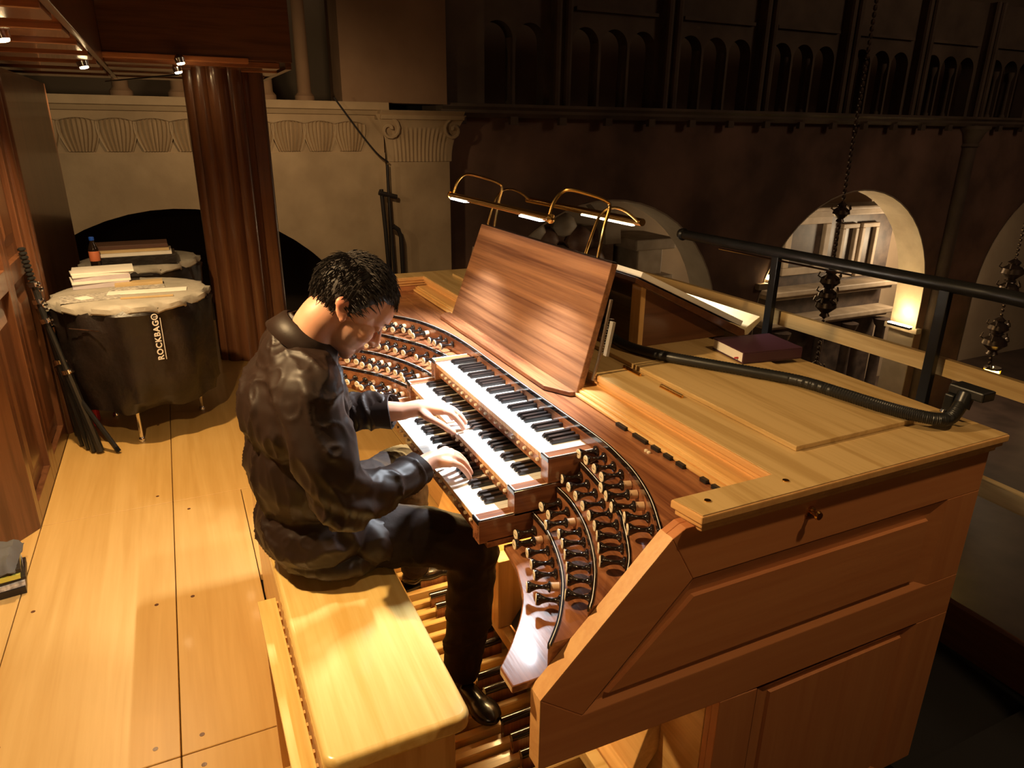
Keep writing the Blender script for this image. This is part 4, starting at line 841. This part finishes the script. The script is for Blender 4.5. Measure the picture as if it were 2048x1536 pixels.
g.add(vs, fs); obj('folded_cloth', g, plain('grey_cloth', (.10, .095, .09), .8), loc=(sx, sy, z0), smooth=True, label='folded dark grey cloth on top of the stack at the left edge', cat='cloth')
# ---------------------------------------------------------------- the organist
per = thing('person', 'man in dark shirt and trousers bending over the keyboards, both hands on the keys', 'person', (.03, -.30, 0))
def ell(g, c, r, R=None, n=20):
    c = Vector(c); vs = []; m = n//2+2
    for i in range(m+1):
        a = PI*i/m
        for j in range(n):
            b = 2*PI*j/n; p = Vector((r[0]*math.sin(a)*math.cos(b), r[1]*math.sin(a)*math.sin(b), r[2]*math.cos(a)))
            if R is not None: p = R @ p
            vs.append(c+p)
    g.add(vs, [(i*n+j, i*n+(j+1) % n, (i+1)*n+(j+1) % n, (i+1)*n+j) for i in range(m) for j in range(n)])
def limb(g, pts, rad, n=16, seg=5):
    P_ = spline(pts, seg); k = len(pts)-1; rs = []
    for i in range(len(P_)):
        t = i/seg; a = min(int(t), k-1); rs.append(rad[a]+(rad[min(a+1, k)]-rad[a])*(t-a))
    g.tube(P_, rs, n)
    for p, r in ((P_[0], rs[0]), (P_[-1], rs[-1])): ell(g, p, (r, r, r), None, 12)
def melt(name, g, voxel, smooth, mats, fn=None, loc=(0, 0, 0)):
    me = bpy.data.meshes.new('t'); me.from_pydata(g.v, [], g.f); 
    bm = bmesh.new(); bm.from_mesh(me); bmesh.ops.remove_doubles(bm, verts=bm.verts, dist=1e-6); bmesh.ops.recalc_face_normals(bm, faces=bm.faces); bm.to_mesh(me); bm.free()
    o = bpy.data.objects.new('t', me); C.objects.link(o)
    m = o.modifiers.new('r', 'REMESH'); m.mode = 'VOXEL'; m.voxel_size = voxel; m.use_smooth_shade = True
    m = o.modifiers.new('s', 'SMOOTH'); m.iterations = smooth; m.factor = .5
    dg = bpy.context.evaluated_depsgraph_get(); out = bpy.data.meshes.new_from_object(o.evaluated_get(dg)); bpy.data.objects.remove(o)
    co_ = np.empty(len(out.vertices)*3, dtype=np.float32); out.vertices.foreach_get('co', co_); co_ = co_.reshape(-1, 3).astype(float)
    no = np.empty_like(co_, dtype=np.float32).ravel(); out.vertices.foreach_get('normal', no); no = no.reshape(-1, 3).astype(float)
    if fn is not None: co_ = fn(co_, no)
    out.vertices.foreach_set('co', (co_-np.array(loc)).astype(np.float32).ravel()); out.update()
    out.polygons.foreach_set('use_smooth', [True]*len(out.polygons)); out.name = name
    for m in (mats if isinstance(mats, list) else [mats]): out.materials.append(m)
    return out
def put(name, me, parent=per, **k):
    o = bpy.data.objects.new(name, me); C.objects.link(o); o.parent = parent; return o
PL = (.03, -.30, 0)
Hc = Vector((.165, -.226, 1.342)); Fd = Vector((.06, .66, -.73)).normalized(); Ux = Vector((0, .74, .67)); Ux = (Ux-Fd*Ux.dot(Fd)).normalized(); Rx = Fd.cross(Ux).normalized()
HR = Matrix((Rx, Fd, Ux)).transposed()                    # head frame: right, forward, up
def hp(r, f, u): return Hc+Rx*r+Fd*f+Ux*u
def hell(g, c, r, n=20, R=None): ell(g, hp(*c), r, HR if R is None else HR @ R, n)
g = G()
hell(g, (0, -.012, .030), (.077, .100, .092)); hell(g, (0, .030, -.040), (.060, .064, .070)); hell(g, (0, .055, .035), (.060, .045, .050))
hell(g, (0, .072, -.098), (.024, .018, .016)); hell(g, (0, .045, -.085), (.045, .045, .022))
for s_ in (-1, 1):
    hell(g, (s_*.036, .058, -.028), (.026, .028, .028)); hell(g, (s_*.030, .079, .004), (.015, .012, .012), 12)
    hell(g, (s_*.011, .104, -.036), (.009, .010, .008), 10)
    hell(g, (s_*.074, -.030, -.018), (.007, .017, .030), 14, Matrix.Rotation(.75, 3, 'X')); hell(g, (s_*.077, -.040, -.008), (.009, .018, .017), 12, Matrix.Rotation(.75, 3, 'X')); hell(g, (s_*.075, -.012, -.036), (.006, .008, .011), 10)
hell(g, (0, .086, .024), (.046, .014, .010), 14)
limb(g, [hp(0, .092, .012), hp(0, .104, -.010), hp(0, .113, -.028)], [.008, .010, .0125], 10, 3)
hell(g, (0, .092, -.060), (.024, .011, .007), 12); hell(g, (0, .088, -.073), (.021, .011, .008), 12)
limb(g, [hp(0, -.025, -.02), hp(0, -.033, -.08), (.118, -.340, 1.225)], [.058, .055, .066], 32, 10)
# torso and limbs of the body under the clothes
ell(g, (.09, -.37, 1.08), (.16, .105, .14)); ell(g, (.06, -.365, .88), (.145, .11, .18)); ell(g, (.03, -.33, .69), (.15, .115, .11))
limb(g, [(-.09, -.35, 1.16), (.25, -.36, 1.16)], [.055, .055])
limb(g, [(.25, -.36, 1.16), (.29, -.335, 1.0), (.305, -.295, .875)], [.052, .045, .038]); limb(g, [(.305, -.295, .875), (.270, -.19, .88), (.232, -.075, .892)], [.040, .036, .027])
limb(g, [(-.10, -.35, 1.16), (-.15, -.30, 1.02), (-.165, -.235, .93)], [.052, .045, .038]); limb(g, [(-.165, -.235, .93), (-.10, -.14, .94), (-.03, -.045, .952)], [.040, .038, .027])
limb(g, [(.10, -.30, .67), (.17, -.10, .645), (.235, .075, .60)], [.075, .065, .052]); limb(g, [(.235, .075, .60), (.24, .05, .38), (.245, .025, .19)], [.05, .046, .032])
limb(g, [(-.05, -.30, .67), (-.18, -.12, .655), (-.31, .03, .63)], [.075, .065, .052]); limb(g, [(-.31, .03, .63), (-.33, .05, .38), (-.34, .06, .19)], [.05, .046, .032])
def hand(g, wrist, palm, kn, tips, thumb, z_up):
    limb(g, [wrist, palm, [(a+b)/2 for a, b in zip(kn[1], kn[2])]], [.026, .026, .018], 14, 4)
    for k, r in zip(kn, (.015, .015, .0145, .0135)): limb(g, [palm, k], [.020, r], 10, 3)
    for k, t_, r in zip(kn, tips, (.0100, .0102, .0098, .0088)):
        k = Vector(k); t_ = Vector(t_); m1 = k.lerp(t_, .42)+Vector((0, 0, z_up)); m2 = k.lerp(t_, .80)+Vector((0, 0, z_up*.75))
        limb(g, [k, m1, m2, t_], [r*1.18, r*1.08, r, r*.85], 10, 3)
    a, b, c = thumb; limb(g, [palm, a, b, c], [.018, .0135, .011, .0095], 10, 3)
hand(g, (.232, -.080, .892), (.216, -.040, .896), [(.178, .013, .897), (.199, .020, .899), (.220, .016, .896), (.241, .004, .889)],
     [(.160, .068, .833), (.190, .078, .833), (.220, .074, .833), (.247, .060, .833)], [(.180, -.035, .885), (.150, -.005, .868), (.132, .030, .836)], .014)
hand(g, (-.030, -.045, .953), (-.014, .002, .962), [(.030, .058, .960), (.010, .068, .964), (-.012, .066, .961), (-.033, .056, .953)],
     [(.052, .118, .900), (.028, .133, .906), (-.008, .130, .898), (-.034, .114, .898)], [(.022, .008, .948), (.050, .040, .930), (.070, .078, .901)], .014)
def facefn(co_, no):
    def push(p, c, r, amt, d): 
        dd = np.linalg.norm(p-np.array(c), axis=1); w = np.exp(-(dd/r)**2); return p+np.outer(w, np.array(d))*amt
    p = co_
    for s_ in (-1, 1):
        p = push(p, hp(s_*.030, .096, .013), .010, -.007, Fd); p = push(p, hp(s_*.014, .096, .008), .008, -.004, Fd); p = push(p, hp(s_*.084, -.026, -.016), .008, -.007, Rx*s_)
        p = push(p, hp(s_*.052, .062, -.055), .018, -.004, Fd)
    p = push(p, hp(0, .101, -.0665), .005, -.004, Fd); p = push(p, hp(.012, .10, -.0665), .005, -.004, Fd); p = push(p, hp(-.012, .10, -.0665), .005, -.004, Fd)
    return p
skin, nt, b = nmat('skin'); N = nt.nodes; L = nt.links
b.inputs['Roughness'].default_value = .48; b.inputs['Subsurface Weight'].default_value = .12; b.inputs['Subsurface Radius'].default_value = (1, .35, .2); b.inputs['Subsurface Scale'].default_value = .01
vc = N.new('ShaderNodeVertexColor'); vc.layer_name = 'tone'; L.new(vc.outputs[0], b.inputs['Base Color'])
bm_ = melt('body', g, .0034, 5, skin, facefn, PL)
co_ = np.empty(len(bm_.vertices)*3, dtype=np.float32); bm_.vertices.foreach_get('co', co_); co_ = co_.reshape(-1, 3)+np.array(PL)
rel = co_-np.array(Hc); rr_ = rel @ np.array(Rx); ff_ = rel @ np.array(Fd); uu_ = rel @ np.array(Ux)
base = np.array([.62, .32, .21]); col = np.tile(base, (len(co_), 1)); nz = .5+.5*np.sin(co_[:, 0]*90+np.sin(co_[:, 1]*70)*2)*np.sin(co_[:, 2]*80)
col *= (0.94+.10*nz)[:, None]
stub = np.clip((-uu_-.038)/.02, 0, 1)*np.clip((ff_+.005)/.03, 0, 1)*np.clip((.16+uu_)/.03, 0, 1)*(np.linalg.norm(rel, axis=1) < .16)
col = col*(1-.38*stub)[:, None]+np.array([.20, .18, .18])*(.38*stub)[:, None]
ear = np.clip((np.abs(rr_)-.076)/.006, 0, 1)*(np.linalg.norm(rel, axis=1) < .12); col = col*(1-.5*ear)[:, None]+np.array([.62, .17, .11])*(.5*ear)[:, None]
lip = np.exp(-((uu_+.0665)/.009)**2-(rr_/.022)**2)*(ff_ > .085); col = col*(1-.6*lip)[:, None]+np.array([.48, .16, .13])*(.6*lip)[:, None]
ca_ = bm_.color_attributes.new('tone', 'FLOAT_COLOR', 'POINT'); ca_.data.foreach_set('color', np.hstack([col, np.ones((len(col), 1))]).astype(np.float32).ravel())
put('body', bm_)
hairm = plain('dark_hair', (0.014, 0.011, 0.010), .62, c2=(0.055, 0.046, 0.042), nscale=70, spec=.3)
def mask(d):                                         # d: unit direction in head frame -> hair coverage
    f, u, r = d[1], d[2], abs(d[0])
    line = (.42 if f > .45 else (-.02 if f > .05 else (-.62 if f > -.12 else -.74)))
    if .02 < f <= .45: line = (-.42 if f < .17 else -.30+.72*((f-.05)/.40)**1.4) if r > .55 else .35*(f-.05)/.4+.1
    return max(-1, min(1, (u-line)*5))
g = G(); nu, nv = 56, 36; vs = []; hairpts = []
for i in range(nv+1):
    a = PI*i/nv
    for j in range(nu):
        b_ = 2*PI*j/nu; d = Vector((math.sin(a)*math.cos(b_), math.sin(a)*math.sin(b_), math.cos(a))); m = mask(d); w = (m+1)/2; w = w*w*(3-2*w)
        k = .90+.155*w; rad = (.079, .101, .095)
        nn = 1+.035*noise.noise(Vector(d)*6)*w
        p = Vector((d.x*rad[0]*k*nn, d.y*rad[1]*k*nn-.012, d.z*rad[2]*k*nn+.030)); vs.append(hp(*p))
        if m > .1: hairpts.append((p, d))
g.add(vs, [(i*nu+j, i*nu+(j+1) % nu, (i+1)*nu+(j+1) % nu, (i+1)*nu+j) for i in range(nv) for j in range(nu)])
obj('hair', g, hairm, per, smooth=True)
g = G(); rnd = random.Random(3)
for k in range(3000):
    p, d = rnd.choice(hairpts); d = (d+Vector((rnd.uniform(-.12, .12), rnd.uniform(-.12, .12), rnd.uniform(-.12, .12)))).normalized()
    m = mask(d)
    if m < .25: continue
    p = Vector((d.x*.079*1.05, d.y*.101*1.05-.012, d.z*.095*1.05+.030))
    crown = Vector((0, -.6, .8)); fl = (Vector((0, .8, .35))-crown*0).normalized(); tdir = (Vector((d.x*.5, .7, -.1+.3*d.z)) if d.y > -.2 or d.z > .6 else Vector((d.x*.2, -.1, -1)))
    tdir = (tdir-d*tdir.dot(d)).normalized()+Vector((rnd.uniform(-.35, .35), rnd.uniform(-.3, .3), rnd.uniform(-.25, .25))); L0 = rnd.uniform(.014, .028)
    q = [hp(*(p+tdir*L0*s_+d*(.0045*math.sin(s_*2.6)+.001))) for s_ in (0, .5, 1)]
    g.tube(q, [.0014, .0012, .0003], 3, False)
obj('hair_locks', g, hairm, per, kind='stuff')
for s_ in (-1, 1):
    g = G(); g.tube([hp(s_*.014, .101, .022), hp(s_*.030, .099, .028), hp(s_*.046, .084, .024)], [.0028, .0036, .0016], 6); obj('eyebrow', g, hairm, per, smooth=True)
    g = G(); g.tube([hp(s_*.017, .0905, .000), hp(s_*.030, .0935, -.004), hp(s_*.043, .083, -.001)], [.0008, .0013, .0008], 5); obj('eyelash', g, hairm, per, smooth=True)
# clothes
shirtm = plain('satin_shirt', (0.017, 0.0085, 0.006), .50, c2=(0.024, 0.013, 0.009), nscale=5, bump=.10, bscale=10, spec=.34)
trm = plain('trouser_cloth', (0.014, 0.008, 0.006), .75, c2=(0.024, 0.014, 0.010), nscale=8, bump=.2, bscale=25, spec=.2)
def folds(co_, no, amp, sc=1.0, seed=0.0):
    x, y, z = co_.T*sc; w = np.sin(7*x+3*y+seed)*.8+np.sin(9*z-4*y+seed*2)*.7
    a = np.sin(24*z+14*y-10*x+2.2*w+seed); b_ = np.sin(34*y-22*z+16*x+2.0*np.sin(8*z+seed)+w)
    h = (1-np.abs(a))**2*.9+(1-np.abs(b_))**2.5*.7-.45
    m = .55+.45*np.sin(5*z+4*y+6*x+seed)
    return co_+no*(amp*h*m)[:, None]
def cloth(co_, no, amp, k, seed):
    out = np.empty(len(co_))
    for i, (x, y, z) in enumerate(co_):
        w = noise.noise_vector(Vector((x*3.5+seed, y*3.5, z*3.5)))
        n1 = noise.noise(Vector((x*k[0]+w.x*1.6+seed, y*k[1]+w.y*1.6, z*k[2]+w.z*1.6)))
        n2 = noise.noise(Vector((x*k[0]*2.1-w.y*2, y*k[1]*2.1+seed, z*k[2]*2.4+w.x*2)))
        r = max(0, 1-abs(n1)*3.2); s_ = max(0, 1-abs(n2)*4)
        out[i] = .95*r*r+.35*s_*s_+.9*noise.noise(Vector((x*5-seed, y*5, z*4)))-.25
    return co_+no*(amp*out)[:, None]
g = G()
ell(g, (.09, -.375, 1.075), (.205, .145, .16)); ell(g, (.06, -.37, .90), (.190, .150, .20)); ell(g, (.035, -.335, .70), (.205, .175, .135)); ell(g, (.04, -.30, .615), (.20, .165, .06))
ell(g, (.12, -.20, .66), (.12, .10, .08))
limb(g, [(-.11, -.345, 1.165), (.08, -.365, 1.20), (.265, -.365, 1.16)], [.080, .085, .085]); limb(g, [(.10, -.365, 1.20), (.125, -.335, 1.255)], [.10, .074])
limb(g, [(.265, -.365, 1.15), (.315, -.345, 1.0), (.325, -.315, .875)], [.088, .080, .072]); limb(g, [(.325, -.315, .875), (.285, -.205, .873), (.242, -.105, .885)], [.070, .058, .044])
limb(g, [(-.11, -.345, 1.15), (-.16, -.31, 1.02), (-.18, -.25, .925)], [.085, .078, .068]); limb(g, [(-.18, -.25, .925), (-.12, -.165, .935), (-.075, -.10, .944)], [.066, .058, .050])
def shirtfn(p, no):
    p = cloth(p, no, .0100, (8, 9, 3.6), 2.3)
    rr = np.linalg.norm((p-np.array([.33, -.31, .88]))/np.array([.09, .12, .10]), axis=1); w = np.exp(-rr**2)
    p = p+no*(w*.008*np.sin(90*(p[:, 2]+p[:, 1]*.6)))[:, None]
    lowm = np.clip((.60-p[:, 2])/.04, 0, 1); p[:, 2] = np.maximum(p[:, 2], .5535)
    # open the neck and the two cuffs
    return p
sm = melt('shirt', g, .006, 8, shirtm, shirtfn, PL)
bm = bmesh.new(); bm.from_mesh(sm); kill = []
nk = (Vector((.135, -.325, 1.285))-Vector(PL)); ax = Vector((.10, .35, .55)).normalized()
cR = Vector((.238, -.098, .887))-Vector(PL); aR = Vector((-.25, .78, .08)).normalized(); cL = Vector((-.062, -.088, .946))-Vector(PL); aL = Vector((.45, .75, .08)).normalized()
for v in bm.verts:
    if (v.co-nk).length < .13 and (v.co-nk).dot(ax) > .022: kill.append(v)
    elif (v.co-cR).length < .09 and (v.co-cR).dot(aR) > .006: kill.append(v)
    elif (v.co-cL).length < .09 and (v.co-cL).dot(aL) > .012: kill.append(v)
bmesh.ops.delete(bm, geom=kill, context='VERTS'); bm.to_mesh(sm); bm.free()
so_ = put('shirt', sm); md_ = so_.modifiers.new('s', 'SOLIDIFY'); md_.thickness = .002; md_.offset = -1
# collar
g = G(); n = 44; cc = Vector((.132, -.331, 1.272)); az = ax; ay = (Vector((0.25, 1, 0))-az*Vector((0.25, 1, 0)).dot(az)).normalized(); axx = ay.cross(az)
prof = [(.068, -.015), (.064, .018), (.067, .025), (.076, .018), (.096, -.026)]; vs = []
for i in range(n+1):
    a = math.radians(100+(340)*i/n); op = abs(i/n-.5)*2
    for q, (r_a, h) in enumerate(prof):
        k = 1+(.34*op**6 if q == 4 else 0); hh = h-(.055*op**5 if q == 4 else 0)-(.012*op**2)
        vs.append(cc+axx*math.cos(a)*r_a*k+ay*math.sin(a)*r_a*k*1.08+az*hh)
m = len(prof); g.add(vs, [(i*m+j, i*m+j+1, (i+1)*m+j+1, (i+1)*m+j) for i in range(n) for j in range(m-1)])
o = obj('collar', g, shirtm, per, smooth=True); md_ = o.modifiers.new('s', 'SOLIDIFY'); md_.thickness = .003
for c0, a_, r0 in ((cR+Vector(PL), aR, .045), (cL+Vector(PL), aL, .052)):
    g = G(); q = a_.to_track_quat('Z', 'Y'); vs = []; n = 28
    for h, r in ((-.045, r0*.98), (-.01, r0*1.08), (.018, r0*1.16), (.020, r0*1.11), (-.01, r0*1.0)):
        for j in range(n): a = 2*PI*j/n; vs.append(c0+q @ Vector((r*math.cos(a)*(1+.03*math.sin(3*a)), r*.9*math.sin(a), h+.006*math.cos(a*2))))
    g.add(vs, [(i*n+j, i*n+(j+1) % n, (i+1)*n+(j+1) % n, (i+1)*n+j) for i in range(4) for j in range(n)]); o = obj('cuff', g, shirtm, per, smooth=True)
g = G()
limb(g, [(.09, -.30, .655), (.165, -.10, .638), (.235, .070, .60)], [.098, .092, .078]); limb(g, [(.235, .072, .60), (.242, .055, .38), (.245, .028, .185)], [.078, .070, .060])
limb(g, [(-.05, -.30, .655), (-.18, -.12, .645), (-.31, .03, .625)], [.098, .090, .076]); limb(g, [(-.31, .03, .62), (-.33, .05, .38), (-.34, .06, .185)], [.076, .068, .058])
ell(g, (.02, -.32, .655), (.17, .14, .10))
def trfn(p, no):
    p = cloth(p, no, .0075, (7, 6, 7), 5.1); kn = np.exp(-(np.linalg.norm(p-np.array([.24, .05, .56]), axis=1)/.11)**2)
    p = p+no*(kn*.006*np.sin(80*p[:, 2]+50*p[:, 1]))[:, None]
    onb = (p[:, 1] < -.145) & (p[:, 2] < .554); p[onb, 2] = .5535
    return p
put('trousers', melt('trousers', g, .006, 5, trm, trfn, PL))
shoe = plain('black_leather', (0.008, 0.006, 0.006), .25, coat=.3)
for (hx, hy), (tx_, ty) in (((.20, -.005), (.425, .055)), ((-.34, .02), (-.36, .24))):
    g = G(); h = Vector((hx, hy, .125)); t_ = Vector((tx_, ty, .118)); d = (t_-h).normalized(); Rm = d.to_track_quat('X', 'Z').to_matrix()
    ell(g, h+d*.03, (.045, .036, .035), Rm, 16); ell(g, h.lerp(t_, .5), (.085, .038, .030), Rm, 16); ell(g, h.lerp(t_, .82), (.062, .046, .026), Rm, 16); ell(g, h+d*.05+Vector((0, 0, .03)), (.045, .034, .03), Rm, 16)
    def fl_(p, no): p[:, 2] = np.maximum(p[:, 2], .0915); return p
    put('shoe', melt('shoe', g, .005, 4, shoe, fl_, PL))
    g = G(); M2 = Matrix.Translation(h) @ Rm.to_4x4(); g.prism([(-.03, -.03), (.0, -.035), (.05, -.03), (.05, .03), (.0, .035), (-.03, .03)], 'z', -.039, -.028); g.v = [tuple(M2 @ Vector(v)) for v in g.v]; obj('shoe_heel', g, shoe, per)
